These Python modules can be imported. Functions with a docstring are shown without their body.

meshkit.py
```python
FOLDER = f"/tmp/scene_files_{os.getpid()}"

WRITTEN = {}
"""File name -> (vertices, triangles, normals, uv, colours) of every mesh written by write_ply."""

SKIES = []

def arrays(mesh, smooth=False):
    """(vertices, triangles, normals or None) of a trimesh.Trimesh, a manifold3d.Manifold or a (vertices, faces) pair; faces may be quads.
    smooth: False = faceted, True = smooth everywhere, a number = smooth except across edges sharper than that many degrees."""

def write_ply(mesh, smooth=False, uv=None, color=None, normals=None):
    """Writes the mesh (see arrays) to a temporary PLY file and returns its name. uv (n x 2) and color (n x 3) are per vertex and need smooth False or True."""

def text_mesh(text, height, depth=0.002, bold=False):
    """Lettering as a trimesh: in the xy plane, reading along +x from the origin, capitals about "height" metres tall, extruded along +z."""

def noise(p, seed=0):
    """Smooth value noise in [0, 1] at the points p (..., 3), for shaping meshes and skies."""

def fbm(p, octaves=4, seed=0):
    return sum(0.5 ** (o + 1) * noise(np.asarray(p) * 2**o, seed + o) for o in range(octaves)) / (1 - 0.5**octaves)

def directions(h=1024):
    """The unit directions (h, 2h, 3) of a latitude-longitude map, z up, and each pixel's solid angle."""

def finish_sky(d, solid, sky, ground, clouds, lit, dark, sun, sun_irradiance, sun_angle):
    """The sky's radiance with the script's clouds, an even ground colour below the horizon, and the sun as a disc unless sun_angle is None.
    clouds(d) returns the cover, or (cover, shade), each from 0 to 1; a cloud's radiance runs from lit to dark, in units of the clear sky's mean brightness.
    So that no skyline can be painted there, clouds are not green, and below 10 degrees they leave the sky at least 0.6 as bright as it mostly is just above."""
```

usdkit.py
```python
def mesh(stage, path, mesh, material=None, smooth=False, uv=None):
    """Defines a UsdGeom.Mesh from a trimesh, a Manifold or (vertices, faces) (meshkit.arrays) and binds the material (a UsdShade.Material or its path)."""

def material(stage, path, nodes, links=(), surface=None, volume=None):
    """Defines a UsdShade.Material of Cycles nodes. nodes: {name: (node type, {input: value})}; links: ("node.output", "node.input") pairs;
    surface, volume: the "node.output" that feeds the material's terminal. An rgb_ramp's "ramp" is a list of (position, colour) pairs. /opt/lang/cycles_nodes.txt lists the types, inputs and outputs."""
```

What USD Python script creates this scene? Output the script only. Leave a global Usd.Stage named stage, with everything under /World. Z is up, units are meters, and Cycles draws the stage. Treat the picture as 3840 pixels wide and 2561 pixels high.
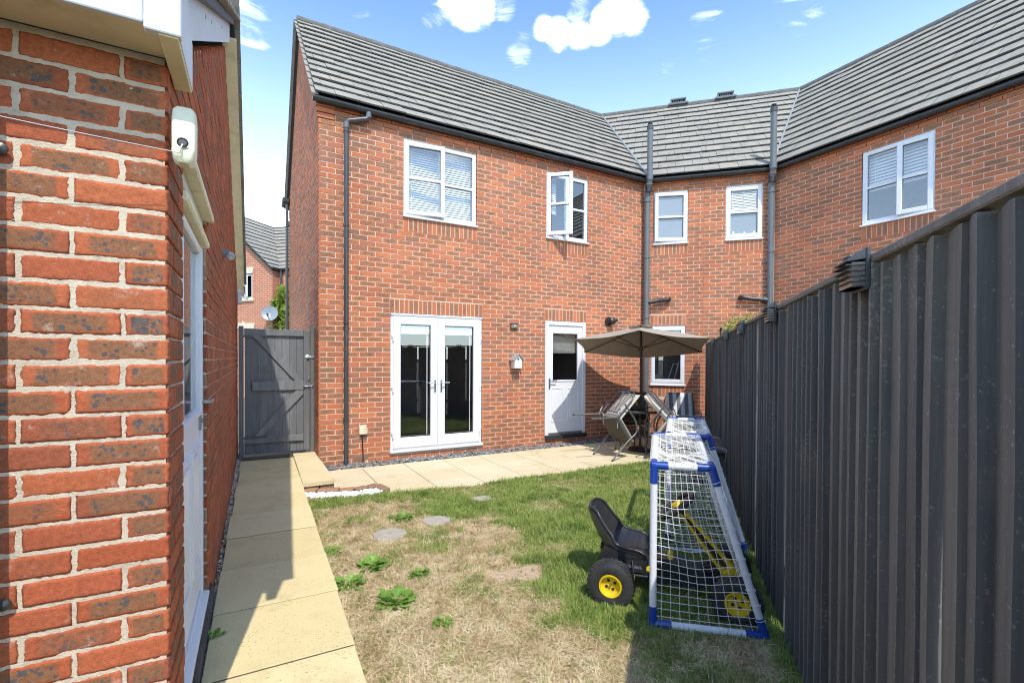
import math, random
import numpy as np
import trimesh, usdkit, meshkit
from shapely.geometry import Polygon, box as sbox
from shapely import affinity
from pxr import Usd, UsdGeom, UsdLux, UsdShade, Gf, Sdf, Vt

rng = np.random.default_rng(7)
random.seed(7)
stage = Usd.Stage.CreateInMemory()
UsdGeom.SetStageUpAxis(stage, UsdGeom.Tokens.z)
UsdGeom.SetStageMetersPerUnit(stage, 1.0)
UsdGeom.Xform.Define(stage, '/World')
UsdGeom.Scope.Define(stage, '/World/Looks')

# ------------------------------------------------------------------ camera
TH, ROLL, PITCH, EYE = math.radians(28.99), math.radians(0.28), math.radians(-0.66), 1.475
FPX = 1779.0                                            # focal length in pixels of a 3840 wide picture
_R = np.array([math.cos(TH), -math.sin(TH), 0.0]); _F = np.array([math.sin(TH), math.cos(TH), 0.0]); _U = np.array([0, 0, 1.0])
FWD = _F * math.cos(PITCH) + _U * math.sin(PITCH); _U1 = -_F * math.sin(PITCH) + _U * math.cos(PITCH)
RIGHT = math.cos(ROLL) * _R + math.sin(ROLL) * _U1; UP = -math.sin(ROLL) * _R + math.cos(ROLL) * _U1
cam = UsdGeom.Camera.Define(stage, '/World/camera')
cam.CreateHorizontalApertureAttr(36.0); cam.CreateVerticalApertureAttr(36.0 * 682 / 1024)
cam.CreateFocalLengthAttr(FPX / 3840 * 36.0)
cam.CreateVerticalApertureOffsetAttr(82.2 / 3840 * 36.0)
cam.CreateClippingRangeAttr(Gf.Vec2f(0.05, 2000))
cam.CreateExposureAttr(1.32)
_m = np.eye(4); _m[0, :3] = RIGHT; _m[1, :3] = UP; _m[2, :3] = -FWD; _m[3, :3] = (0, 0, EYE)
cam.AddTransformOp().Set(Gf.Matrix4d(*_m.ravel().tolist()))
# ------------------------------------------------------------------ sun and sky
SUN = np.array([-0.14, -0.69, 1.0]); SUN /= np.linalg.norm(SUN)
sun = UsdLux.DistantLight.Define(stage, '/World/sun')
sun.CreateIntensityAttr(0.50); sun.CreateAngleAttr(0.53); sun.CreateColorAttr(Gf.Vec3f(1.0, 0.95, 0.87))
sun.GetPrim().CreateAttribute('inputs:normalize', Sdf.ValueTypeNames.Bool).Set(True)
_z = SUN; _x = np.cross([0, 0, 1.0], _z); _x /= np.linalg.norm(_x); _y = np.cross(_z, _x)
_m = np.eye(4); _m[0, :3] = _x; _m[1, :3] = _y; _m[2, :3] = _z
sun.AddTransformOp().Set(Gf.Matrix4d(*_m.ravel().tolist()))
SKY_STRENGTH = 0.15
_n = {'tc': ('texture_coordinate', {}),
      'sky': ('sky_texture', {'sky_type': 'single_scattering', 'sun_disc': False, 'sun_elevation': math.asin(SUN[2]), 'sun_rotation': math.atan2(SUN[0], SUN[1]),
                              'altitude': 30.0, 'air_density': 1.0, 'aerosol_density': 0.4, 'ozone_density': 1.4}),
      'map': ('mapping', {'scale': (1.0, 1.0, 3.4)}),
      'nz': ('noise_texture', {'scale': 9.0, 'detail': 8.0, 'roughness': 0.62, 'distortion': 0.8}),
      'bg': ('background_shader', {'strength': SKY_STRENGTH}), 'sep': ('separate_xyz', {})}
_l = [('tc.generated', 'map.vector'), ('map.vector', 'nz.vector'), ('tc.generated', 'sep.vector')]
CLOUDS = [((0.2951, 0.7501, 0.5919), 0.00058, 0.9), ((0.3177, 0.741, 0.5916), 0.0011, 1.1), ((0.3465, 0.7288, 0.5906), 0.00058, 0.8), ((0.3755, 0.7117, 0.5937), 0.00058, 0.6), ((0.2694, 0.7695, 0.5791), 0.00058, 0.5), ((0.4443, 0.6942, 0.5664), 0.0003, 0.75),
          ((0.4699, 0.683, 0.5592), 0.00058, 0.8), ((0.4992, 0.665, 0.5555), 0.00058, 0.85), ((0.5229, 0.6441, 0.5583), 0.00046, 0.8), ((0.5207, 0.6346, 0.5712), 0.00046, 0.85), ((0.5411, 0.6081, 0.5808), 0.00104, 1.1), ((0.5611, 0.6011, 0.569), 0.00058, 1.0), ((0.4855, 0.6509, 0.5837), 0.00046, 0.7),
          ((0.4192, 0.7329, 0.5358), 0.00046, 0.4), ((0.0027, 0.8585, 0.5128), 0.001, 0.45), ((-0.0118, 0.8533, 0.5213), 0.001, 0.4), ((0.0409, 0.9694, 0.2421), 0.0016, 1.0), ((0.011, 0.9654, 0.2606), 0.001, 0.7), ((0.0853, 0.9664, 0.2427), 0.001, 0.9), ((0.6499, 0.527, 0.5476), 0.0007, 0.35), ((0.7294, 0.4233, 0.5374), 0.0014, 0.4),
          ((-0.5, -0.6, 0.5), 0.01, 0.9), ((0.3, -0.8, 0.45), 0.012, 0.9), ((-0.85, 0.1, 0.5), 0.01, 0.8), ((0.9, -0.1, 0.4), 0.008, 0.8), ((0.15, -0.7, 0.7), 0.006, 0.7)]
_prev = None
for i, (dv, size, amp) in enumerate(CLOUDS):            # soft lobes round the directions where clouds stand, broken up by the noise
    dv = np.array(dv) / np.linalg.norm(dv)
    _n[f'd{i}'] = ('vector_math', {'math_type': 'dot_product', 'vector2': tuple(dv)})
    _n[f'r{i}'] = ('map_range', {'range_type': 'smoothstep', 'from_min': 1 - size, 'from_max': 1 - size * 0.02, 'to_min': 0.0, 'to_max': amp, 'clamp': True})
    _l += [('tc.generated', f'd{i}.vector1'), (f'd{i}.value', f'r{i}.value')]
    if _prev:
        _n[f'a{i}'] = ('math', {'math_type': 'maximum'}); _l += [(_prev, f'a{i}.value1'), (f'r{i}.result', f'a{i}.value2')]; _prev = f'a{i}.value'
    else:
        _prev = f'r{i}.result'
_n |= {'base': ('math', {'math_type': 'multiply_add', 'value2': 0.44, 'value3': -0.16}), 'sum': ('math', {'math_type': 'add'}),
       'cov': ('map_range', {'range_type': 'smoothstep', 'from_min': 0.46, 'from_max': 1.22, 'to_min': 0.0, 'to_max': 1.0, 'clamp': True}),
       'hz': ('map_range', {'range_type': 'smoothstep', 'from_min': 0.62, 'from_max': 0.05, 'to_min': 0.0, 'to_max': 0.30, 'clamp': True}), 'blue': ('mix_color', {'blend_type': 'multiply', 'fac': 1.0, 'b': (0.78, 0.91, 1.0)}),
       'pale': ('mix_color', {'b': (11.0, 12.6, 14.2)}), 'cloud': ('mix_color', {'b': (15.5, 15.8, 16.4)})}
_l += [(_prev, 'base.value1'), ('nz.fac', 'sum.value1'), ('base.value', 'sum.value2'), ('sum.value', 'cov.value'), ('sep.z', 'hz.value'),
       ('sky.color', 'blue.a'), ('blue.result', 'pale.a'), ('hz.result', 'pale.fac'), ('pale.result', 'cloud.a'), ('cov.result', 'cloud.fac'), ('cloud.result', 'bg.color')]
skymat = usdkit.material(stage, '/World/Looks/sky_look', _n, _l, surface='bg.background')
dome = UsdLux.DomeLight.Define(stage, '/World/sky')
UsdShade.MaterialBindingAPI.Apply(dome.GetPrim()).Bind(skymat)
dome.GetPrim().SetCustomDataByKey('kind', 'structure')

# ------------------------------------------------------------------ helpers: meshes
_h = 1.0; _c = 0.2
CH_V = []
for ax in range(3):
    for sg in (-1, 1):
        for a in (-1, 1):
            for b in (-1, 1):
                v = [0, 0, 0]; s = [0, 0, 0]
                v[ax] = sg; o = [k for k in range(3) if k != ax]; v[o[0]] = a; v[o[1]] = b; s[o[0]] = a; s[o[1]] = b
                CH_V.append((v, s))
CH_P = np.array([v for v, s in CH_V], float); CH_S = np.array([s for v, s in CH_V], float)
_hull = trimesh.Trimesh(CH_P - 0.3 * CH_S, process=False)
from scipy.spatial import ConvexHull
_q = ConvexHull(CH_P - 0.3 * CH_S); CH_F = _q.simplices.copy()
for k, t in enumerate(CH_F):
    p = (CH_P - 0.3 * CH_S)[t]
    if np.dot(np.cross(p[1] - p[0], p[2] - p[0]), p.mean(0)) < 0: CH_F[k] = t[::-1]
BOX_V = np.array([(x, y, z) for x in (-1, 1) for y in (-1, 1) for z in (-1, 1)], float)
BOX_F = np.array([(0, 1, 3), (0, 3, 2), (4, 6, 7), (4, 7, 5), (0, 4, 5), (0, 5, 1), (2, 3, 7), (2, 7, 6), (0, 2, 6), (0, 6, 4), (1, 5, 7), (1, 7, 3)])


class WF:
    """A wall frame: u runs along the wall (to the right as seen from outside), w outwards, z up."""
    def __init__(s, o, t, n=None):
        s.o = np.array([o[0], o[1], o[2] if len(o) > 2 else 0.0]); s.t = np.array([t[0], t[1], 0.0]) / math.hypot(t[0], t[1])
        s.n = np.array([s.t[1], -s.t[0], 0.0]) if n is None else np.array([n[0], n[1], 0.0])
    def p(s, u, w, z): return s.o + s.t * u + s.n * w + np.array([0, 0, z])
    def pts(s, a): a = np.asarray(a, float); return s.o + a[:, :1] * s.t + a[:, 1:2] * s.n + a[:, 2:3] * np.array([0, 0, 1.0])
    def swing(s, u, w, deg):
        a = math.radians(deg); c, q = math.cos(a), math.sin(a)
        return WF(s.p(u, w, 0), (s.t * c + s.n * q)[:2], (-s.t * q + s.n * c)[:2])


WORLD = WF((0, 0), (1, 0), (0, 1))


class MB:
    def __init__(s): s.v = []; s.f = []; s.n = 0; s.tone = []; s.bpos = []
    def add(s, v, f, tone=None, bpos=None):
        v = np.asarray(v, float); f = np.asarray(f, int)
        if f.ndim == 2 and f.shape[1] == 4: f = np.vstack([f[:, [0, 1, 2]], f[:, [0, 2, 3]]])
        s.v.append(v); s.f.append(f + s.n); s.n += len(v)
        if tone is not None: s.tone.append(np.tile(tone, (len(v), 1)))
        if bpos is not None: s.bpos.append(np.asarray(bpos, float))
        return s
    def join(s, o, M=None):
        for v, f in zip(o.v, o.f): pass
        if o.n:
            V = np.vstack(o.v); F = np.vstack(o.f)
            if M is not None: V = V @ M[:3, :3].T + M[:3, 3]
            s.add(V, F, None, None)
        return s
    def arrays(s): return np.vstack(s.v), np.vstack(s.f)
    def box(s, c, h, R=None, ch=0.0):
        """Box about c with half sizes h, axes = rows of R, edges chamfered by ch."""
        h = np.asarray(h, float)
        if ch > 0: P = CH_P * h - CH_S * min(ch, 0.45 * h.min()); F = CH_F
        else: P = BOX_V * h; F = BOX_F
        if R is not None: P = P @ np.asarray(R, float)
        return s.add(P + np.asarray(c, float), F)
    def mm(s, a, b, ch=0.0):
        a, b = np.array(a, float), np.array(b, float); return s.box((a + b) / 2, abs(b - a) / 2, None, ch)
    def wbox(s, W, u0, u1, w0, w1, z0, z1, ch=0.0):
        return s.box(W.p((u0 + u1) / 2, (w0 + w1) / 2, (z0 + z1) / 2), (abs(u1 - u0) / 2, abs(w1 - w0) / 2, abs(z1 - z0) / 2), np.array([W.t, W.n, [0, 0, 1]]), ch)
    def bar(s, a, b, w, h, up=(0, 0, 1), ch=0.0):
        a, b = np.array(a, float), np.array(b, float); d = b - a; L = np.linalg.norm(d); d = d / L
        y = np.cross(up, d); y /= np.linalg.norm(y); z = np.cross(d, y)
        return s.box((a + b) / 2, (L / 2, w / 2, h / 2), np.array([d, y, z]), ch)
    def tube(s, pts, r, n=8, closed=False, caps=True):
        P = np.asarray(pts, float); k = len(P); r = np.broadcast_to(np.asarray(r, float), (k,))
        if closed: T = np.roll(P, -1, 0) - np.roll(P, 1, 0)
        else: T = np.gradient(P, axis=0)
        T /= np.maximum(np.linalg.norm(T, axis=1, keepdims=True), 1e-9)
        a = np.array([0, 0, 1.0]) if abs(T[0][2]) < 0.9 else np.array([1.0, 0, 0])
        N = np.cross(T[0], a); N /= np.linalg.norm(N); ring = []
        ang = np.arange(n) / n * 2 * math.pi
        for i in range(k):
            N = N - T[i] * (N @ T[i]); N /= np.linalg.norm(N); B = np.cross(T[i], N)
            ring.append(P[i] + r[i] * (np.cos(ang)[:, None] * N + np.sin(ang)[:, None] * B))
        V = np.vstack(ring); F = []
        for i in range(k if closed else k - 1):
            j = (i + 1) % k
            for q in range(n):
                q2 = (q + 1) % n; F.append((i * n + q, i * n + q2, j * n + q2, j * n + q))
        F = np.array(F); F = np.vstack([F[:, [0, 1, 2]], F[:, [0, 2, 3]]])
        if caps and not closed:
            V = np.vstack([V, P[0], P[-1]]); c0, c1 = len(V) - 2, len(V) - 1
            F = np.vstack([F, [(c0, (q + 1) % n, q) for q in range(n)], [(c1, (k - 1) * n + q, (k - 1) * n + (q + 1) % n) for q in range(n)]])
        return s.add(V, F)
    def lathe(s, prof, c, axis=(0, 0, 1), n=24):
        """Profile of (radius, height) turned about axis through c."""
        ax = np.array(axis, float); ax /= np.linalg.norm(ax)
        a = np.array([1.0, 0, 0]) if abs(ax[0]) < 0.9 else np.array([0, 1.0, 0])
        X = np.cross(ax, a); X /= np.linalg.norm(X); Y = np.cross(ax, X); ang = np.arange(n) / n * 2 * math.pi
        V = np.vstack([np.asarray(c) + ax * z + r * (np.cos(ang)[:, None] * X + np.sin(ang)[:, None] * Y) for r, z in prof]); F = []
        for i in range(len(prof) - 1):
            for q in range(n):
                q2 = (q + 1) % n; F.append((i * n + q, i * n + q2, (i + 1) * n + q2, (i + 1) * n + q))
        return s.add(V, F)
    def grid(s, G, flip=False):
        G = np.asarray(G, float); a, b = G.shape[:2]; i = np.arange(a * b).reshape(a, b)
        F = np.stack([i[:-1, :-1], i[1:, :-1], i[1:, 1:], i[:-1, 1:]], -1).reshape(-1, 4)
        return s.add(G.reshape(-1, 3), F[:, ::-1] if flip else F)
    def prism(s, poly, fn, w0, w1, split=False):
        """Polygon (k,2) given a thickness from w0 to w1; fn(array (n,3) of x, y, w) gives points."""
        P = np.asarray(poly, float); k = len(P)
        v2, f2 = trimesh.creation.triangulate_polygon(Polygon(P), engine='earcut')
        if split:
            v2 = v2; n2 = len(v2); V = np.vstack([np.c_[v2, np.full(n2, w0)], np.c_[v2, np.full(n2, w1)], np.c_[P, np.full(k, w0)], np.c_[P, np.full(k, w1)]]); o = 2 * n2
            S = np.array([(o + i, o + (i + 1) % k, o + k + (i + 1) % k, o + k + i) for i in range(k)])
            s.add(fn(V), np.vstack([f2[:, ::-1], f2 + n2, S[:, [0, 1, 2]], S[:, [0, 2, 3]]])); return n2, k
        k = len(v2); ring = [int(np.argmin(((v2 - q) ** 2).sum(1))) for q in P]
        V = np.vstack([np.c_[v2, np.full(k, w0)], np.c_[v2, np.full(k, w1)]])
        S = np.array([(ring[i], ring[(i + 1) % len(ring)], ring[(i + 1) % len(ring)] + k, ring[i] + k) for i in range(len(ring))])
        F = np.vstack([f2[:, ::-1], f2 + k, S[:, [0, 1, 2]], S[:, [0, 2, 3]]])
        return s.add(fn(V), F)


def rot(axis, deg):
    return trimesh.transformations.rotation_matrix(math.radians(deg), axis)


# ------------------------------------------------------------------ helpers: prims
OFF = {}
COUNT = {}


def numbered(path):
    k = COUNT.get(path, 0); COUNT[path] = k + 1
    return path if k == 0 else f'{path}_{k:03d}'


def info(prim, label=None, cat=None, group=None, kind=None):
    for k, v in (('label', label), ('category', cat), ('group', group), ('kind', kind)):
        if v: prim.SetCustomDataByKey(k, v)


def thing(name, label, cat, loc=(0, 0, 0), group=None, kind=None):
    p = numbered('/World/' + name); x = UsdGeom.Xform.Define(stage, p)
    x.AddTranslateOp().Set(Gf.Vec3d(*map(float, loc))); OFF[p] = np.array(loc, float)
    info(x.GetPrim(), label, cat, group, kind)
    return p


def put(parent, name, mb, mat, smooth=False, label=None, kind=None):
    """Makes mb ONE Mesh prim named name under parent (a path); points in world coordinates."""
    p = numbered(f'{parent}/{name}'); off = OFF.get(parent, np.zeros(3)); OFF[p] = off
    V, F = mb.arrays()
    m = usdkit.mesh(stage, p, trimesh.Trimesh(V - off, F, process=False), mat, smooth)
    if mb.tone:
        UsdGeom.PrimvarsAPI(m).CreatePrimvar('tone', Sdf.ValueTypeNames.Float3Array, 'vertex').Set(Vt.Vec3fArray.FromNumpy(np.vstack(mb.tone).astype(np.float32)))
    if mb.bpos:
        UsdGeom.PrimvarsAPI(m).CreatePrimvar('bpos', Sdf.ValueTypeNames.Float3Array, 'vertex').Set(Vt.Vec3fArray.FromNumpy(np.vstack(mb.bpos).astype(np.float32)))
    info(m.GetPrim(), label, None, None, kind)
    return p


def solo(name, mb, mat, label, cat, smooth=False, group=None, kind=None):
    p = put('/World', name, mb, mat, smooth); info(stage.GetPrimAtPath(p), label, cat, group, kind)
    return p


def pix(P):
    """Where points fall in the photograph (3840 wide) and how far they are: only to rank pieces by the size they show at."""
    q = np.atleast_2d(P) - (0, 0, EYE); d = q @ FWD
    return 1920 + FPX * (q @ RIGHT) / d, 1362.7 - FPX * (q @ UP) / d, d


# ------------------------------------------------------------------ materials
def look(name, nodes, links, surface): return usdkit.material(stage, '/World/Looks/' + name, nodes, links, surface=surface)


def pbr(name, col, rough=0.6, metal=0.0, var=0.12, scale=9.0, bump=0.0, bscale=120.0, spec=0.5, dirt=None, dscale=3.0, damt=0.5, coat=0.0):
    """Plain painted / moulded / metal surface: even colour with mottling, an optional second colour as dirt, fine relief."""
    c = np.array(col)
    n = {'g': ('geometry', {}), 'n': ('noise_texture', {'scale': scale, 'detail': 5.0, 'roughness': 0.6}),
         'r': ('rgb_ramp', {'ramp': [(0.25, tuple(c * (1 - var))), (0.75, tuple(np.minimum(c * (1 + var), 1)))]}),
         'p': ('principled_bsdf', {'roughness': rough, 'metallic': metal, 'specular_ior_level': spec, 'coat_weight': coat})}
    l = [('g.position', 'n.vector'), ('n.fac', 'r.fac')]
    out = 'r.color'
    if dirt is not None:
        n |= {'n2': ('noise_texture', {'scale': dscale, 'detail': 8.0, 'roughness': 0.7}), 'mr': ('map_range', {'range_type': 'smoothstep', 'from_min': 0.45, 'from_max': 0.75, 'to_min': 0.0, 'to_max': damt, 'clamp': True}), 'mx': ('mix_color', {'b': tuple(dirt)})}
        l += [('g.position', 'n2.vector'), ('n2.fac', 'mr.value'), (out, 'mx.a'), ('mr.result', 'mx.fac')]; out = 'mx.result'
    l.append((out, 'p.base_color'))
    if bump:
        n |= {'nb': ('noise_texture', {'scale': bscale, 'detail': 4.0}), 'b': ('bump', {'strength': bump, 'distance': 0.004})}
        l += [('g.position', 'nb.vector'), ('nb.fac', 'b.height'), ('b.normal', 'p.normal')]
    return look(name, n, l, 'p.BSDF')


def brick_look(name, ramp, kiss=(0.25, 0.125, 0.065), mottle=0.2, clump=0.0, bumps=0.55, kr=(0.40, 0.60), eff=0.62, dots=(0.95, -0.20)):
    n = {'g': ('geometry', {}), 'at': ('attribute', {'attribute': 'tone'}), 'ab': ('attribute', {'attribute': 'bpos'}),
         'st': ('separate_xyz', {}), 'sb': ('separate_xyz', {}),
         'ramp': ('rgb_ramp', {'ramp': ramp}),
         'au': ('math', {'math_type': 'absolute'}), 'av': ('math', {'math_type': 'absolute'}), 'mxuv': ('math', {'math_type': 'maximum'}),
         'nw': ('noise_texture', {'scale': 16.0, 'detail': 3.0}), 'wob': ('math', {'math_type': 'multiply_add', 'value2': 0.35, 'value3': -0.17}), 'edge': ('math', {'math_type': 'add'}),
         'km': ('map_range', {'range_type': 'smoothstep', 'from_min': 0.80, 'from_max': 0.66, 'to_min': 0.0, 'to_max': 1.0, 'clamp': True}),
         'kon': ('map_range', {'range_type': 'smoothstep', 'from_min': kr[0], 'from_max': kr[1], 'to_min': 0.0, 'to_max': 0.9, 'clamp': True}),
         'kk': ('math', {'math_type': 'multiply'}), 'mixk': ('mix_color', {'b': kiss}),
         'vor': ('voronoi_texture', {'scale': 62.0, 'randomness': 1.0}), 'nsp': ('noise_texture', {'scale': 24.0, 'detail': 2.0}),
         'vt': ('math', {'math_type': 'multiply_add', 'value2': dots[0], 'value3': dots[1]}), 'sp': ('math', {'math_type': 'less_than'}), 'spk': ('math', {'math_type': 'multiply'}), 'mixs': ('mix_color', {'b': (0.085, 0.08, 0.08)}),
         'ne': ('noise_texture', {'scale': 13.0, 'detail': 8.0, 'roughness': 0.75}), 'me': ('map_range', {'range_type': 'smoothstep', 'from_min': eff, 'from_max': eff + 0.15, 'to_min': 0.0, 'to_max': 0.55, 'clamp': True}), 'mixe': ('mix_color', {'b': (0.56, 0.46, 0.38)}),
         'nf': ('noise_texture', {'scale': 75.0, 'detail': 5.0, 'roughness': 0.65}), 'mf': ('map_range', {'from_min': 0.2, 'from_max': 0.8, 'to_min': 1 - mottle, 'to_max': 1 + mottle}), 'mulf': ('mix_color', {'blend_type': 'multiply', 'fac': 1.0}), 'cf': ('combine_color', {}),
         'nw2': ('noise_texture', {'scale': 1.3, 'detail': 6.0, 'roughness': 0.65}), 'mw2': ('map_range', {'from_min': 0.25, 'from_max': 0.75, 'to_min': 0.80, 'to_max': 1.16}), 'mulw': ('mix_color', {'blend_type': 'multiply', 'fac': 1.0}), 'cw': ('combine_color', {}),
         'nb': ('noise_texture', {'scale': 260.0, 'detail': 5.0, 'roughness': 0.6}), 'bump': ('bump', {'strength': bumps, 'distance': 0.003}),
         'ncl': ('noise_texture', {'scale': 42.0, 'detail': 4.0, 'roughness': 0.7}), 'mcl': ('map_range', {'range_type': 'smoothstep', 'from_min': 0.60, 'from_max': 0.68, 'to_min': 0.0, 'to_max': clump, 'clamp': True}), 'kcl': ('math', {'math_type': 'multiply'}), 'mixc': ('mix_color', {'b': (0.075, 0.075, 0.08)}),
         'p': ('principled_bsdf', {'roughness': 0.88, 'specular_ior_level': 0.25})}
    l = [('at.vector', 'st.vector'), ('ab.vector', 'sb.vector'), ('st.x', 'ramp.fac'), ('sb.x', 'au.value1'), ('sb.y', 'av.value1'), ('au.value', 'mxuv.value1'), ('av.value', 'mxuv.value2'),
         ('g.position', 'nw.vector'), ('nw.fac', 'wob.value1'), ('mxuv.value', 'edge.value1'), ('wob.value', 'edge.value2'), ('edge.value', 'km.value'), ('st.y', 'kon.value'), ('km.result', 'kk.value1'), ('kon.result', 'kk.value2'),
         ('ramp.color', 'mixk.a'), ('kk.value', 'mixk.fac'), ('g.position', 'vor.vector'), ('g.position', 'nsp.vector'), ('nsp.fac', 'vt.value1'), ('vor.distance', 'sp.value1'), ('vt.value', 'sp.value2'),
         ('sp.value', 'spk.value1'), ('kk.value', 'spk.value2'), ('g.position', 'ncl.vector'), ('ncl.fac', 'mcl.value'), ('mcl.result', 'kcl.value1'), ('kk.value', 'kcl.value2'), ('mixk.result', 'mixc.a'), ('kcl.value', 'mixc.fac'), ('mixc.result', 'mixs.a'), ('spk.value', 'mixs.fac'), ('g.position', 'ne.vector'), ('ne.fac', 'me.value'), ('mixs.result', 'mixe.a'), ('me.result', 'mixe.fac'),
         ('g.position', 'nf.vector'), ('nf.fac', 'mf.value'), ('mf.result', 'cf.r'), ('mf.result', 'cf.g'), ('mf.result', 'cf.b'), ('mixe.result', 'mulf.a'), ('cf.color', 'mulf.b'), ('g.position', 'nw2.vector'), ('nw2.fac', 'mw2.value'), ('mw2.result', 'cw.r'), ('mw2.result', 'cw.g'), ('mw2.result', 'cw.b'), ('mulf.result', 'mulw.a'), ('cw.color', 'mulw.b'), ('mulw.result', 'p.base_color'),
         ('g.position', 'nb.vector'), ('nb.fac', 'bump.height'), ('bump.normal', 'p.normal')]
    return look(name, n, l, 'p.BSDF')


M = {}
M['brick'] = brick_look('red_brick', [(0, (0.45, 0.142, 0.064)), (0.3, (0.50, 0.180, 0.082)), (0.6, (0.44, 0.150, 0.074)), (0.82, (0.38, 0.145, 0.080)), (1, (0.29, 0.14, 0.085))], kiss=(0.28, 0.15, 0.08))
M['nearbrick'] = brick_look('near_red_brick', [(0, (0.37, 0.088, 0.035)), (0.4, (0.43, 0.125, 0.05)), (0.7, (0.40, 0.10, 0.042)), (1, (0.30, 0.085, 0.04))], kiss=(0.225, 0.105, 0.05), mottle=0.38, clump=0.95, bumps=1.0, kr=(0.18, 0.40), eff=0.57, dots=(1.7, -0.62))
M['nearmortar'] = None
M['mortar'] = pbr('mortar', (0.66, 0.535, 0.42), 0.95, var=0.10, scale=7, bump=0.5, bscale=180, spec=0.1, dirt=(0.44, 0.35, 0.26), dscale=5, damt=0.4)
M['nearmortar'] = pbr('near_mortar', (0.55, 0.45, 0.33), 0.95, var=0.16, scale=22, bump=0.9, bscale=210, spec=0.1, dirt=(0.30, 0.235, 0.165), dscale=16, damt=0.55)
M['upvc'] = pbr('white_upvc', (0.70, 0.705, 0.715), 0.3, var=0.02, scale=3, dirt=(0.62, 0.60, 0.55), dscale=4, damt=0.2)
M['fascia'] = pbr('white_fascia', (0.60, 0.615, 0.63), 0.4, var=0.03, scale=4, dirt=(0.45, 0.43, 0.40), dscale=9, damt=0.45)
M['cream'] = pbr('cream_soffit', (0.72, 0.64, 0.42), 0.6, var=0.06, scale=6, dirt=(0.36, 0.30, 0.17), dscale=5, damt=0.5)
M['cream_plastic'] = pbr('cream_plastic', (0.66, 0.62, 0.44), 0.38, var=0.05, scale=14, dirt=(0.42, 0.37, 0.2), dscale=11, damt=0.5)
M['black'] = pbr('black_plastic', (0.022, 0.022, 0.022), 0.38, var=0.2, scale=12, dirt=(0.08, 0.078, 0.07), dscale=10, damt=0.4)
M['greypipe'] = pbr('grey_plastic', (0.115, 0.125, 0.13), 0.42, var=0.08, scale=5, dirt=(0.2, 0.2, 0.19), dscale=6, damt=0.35)
M['darkpipe'] = pbr('dark_plastic', (0.05, 0.051, 0.05), 0.4, var=0.12, scale=5, dirt=(0.12, 0.12, 0.11), dscale=8, damt=0.4)
M['tile'] = None
M['lead'] = pbr('lead', (0.24, 0.245, 0.25), 0.55, 0.0, var=0.15, scale=8)
M['chrome'] = pbr('chrome', (0.72, 0.72, 0.73), 0.22, 1.0, var=0.05)
M['steel'] = pbr('grey_steel', (0.30, 0.30, 0.29), 0.35, 0.8, var=0.12, scale=14)
M['seal'] = pbr('rubber_seal', (0.03, 0.03, 0.032), 0.5)
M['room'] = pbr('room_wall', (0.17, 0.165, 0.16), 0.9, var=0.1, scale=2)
M['curtain'] = pbr('curtain', (0.62, 0.60, 0.58), 0.9, var=0.06, scale=12)
M['blind'] = pbr('blind_white', (0.78, 0.78, 0.77), 0.5, var=0.03)
M['slab'] = None


def schlick(n, l, f0):
    """Reflectance that is the same from both sides of a thin pane."""
    n |= {'lw': ('layer_weight', {'blend': 0.5}), 'p5': ('math', {'math_type': 'power', 'value2': 5.0}), 'fr': ('math', {'math_type': 'multiply_add', 'value2': 1 - f0, 'value3': f0})}
    l += [('lw.facing', 'p5.value1'), ('p5.value', 'fr.value1'), ('fr.value', 'm.fac')]


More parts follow.
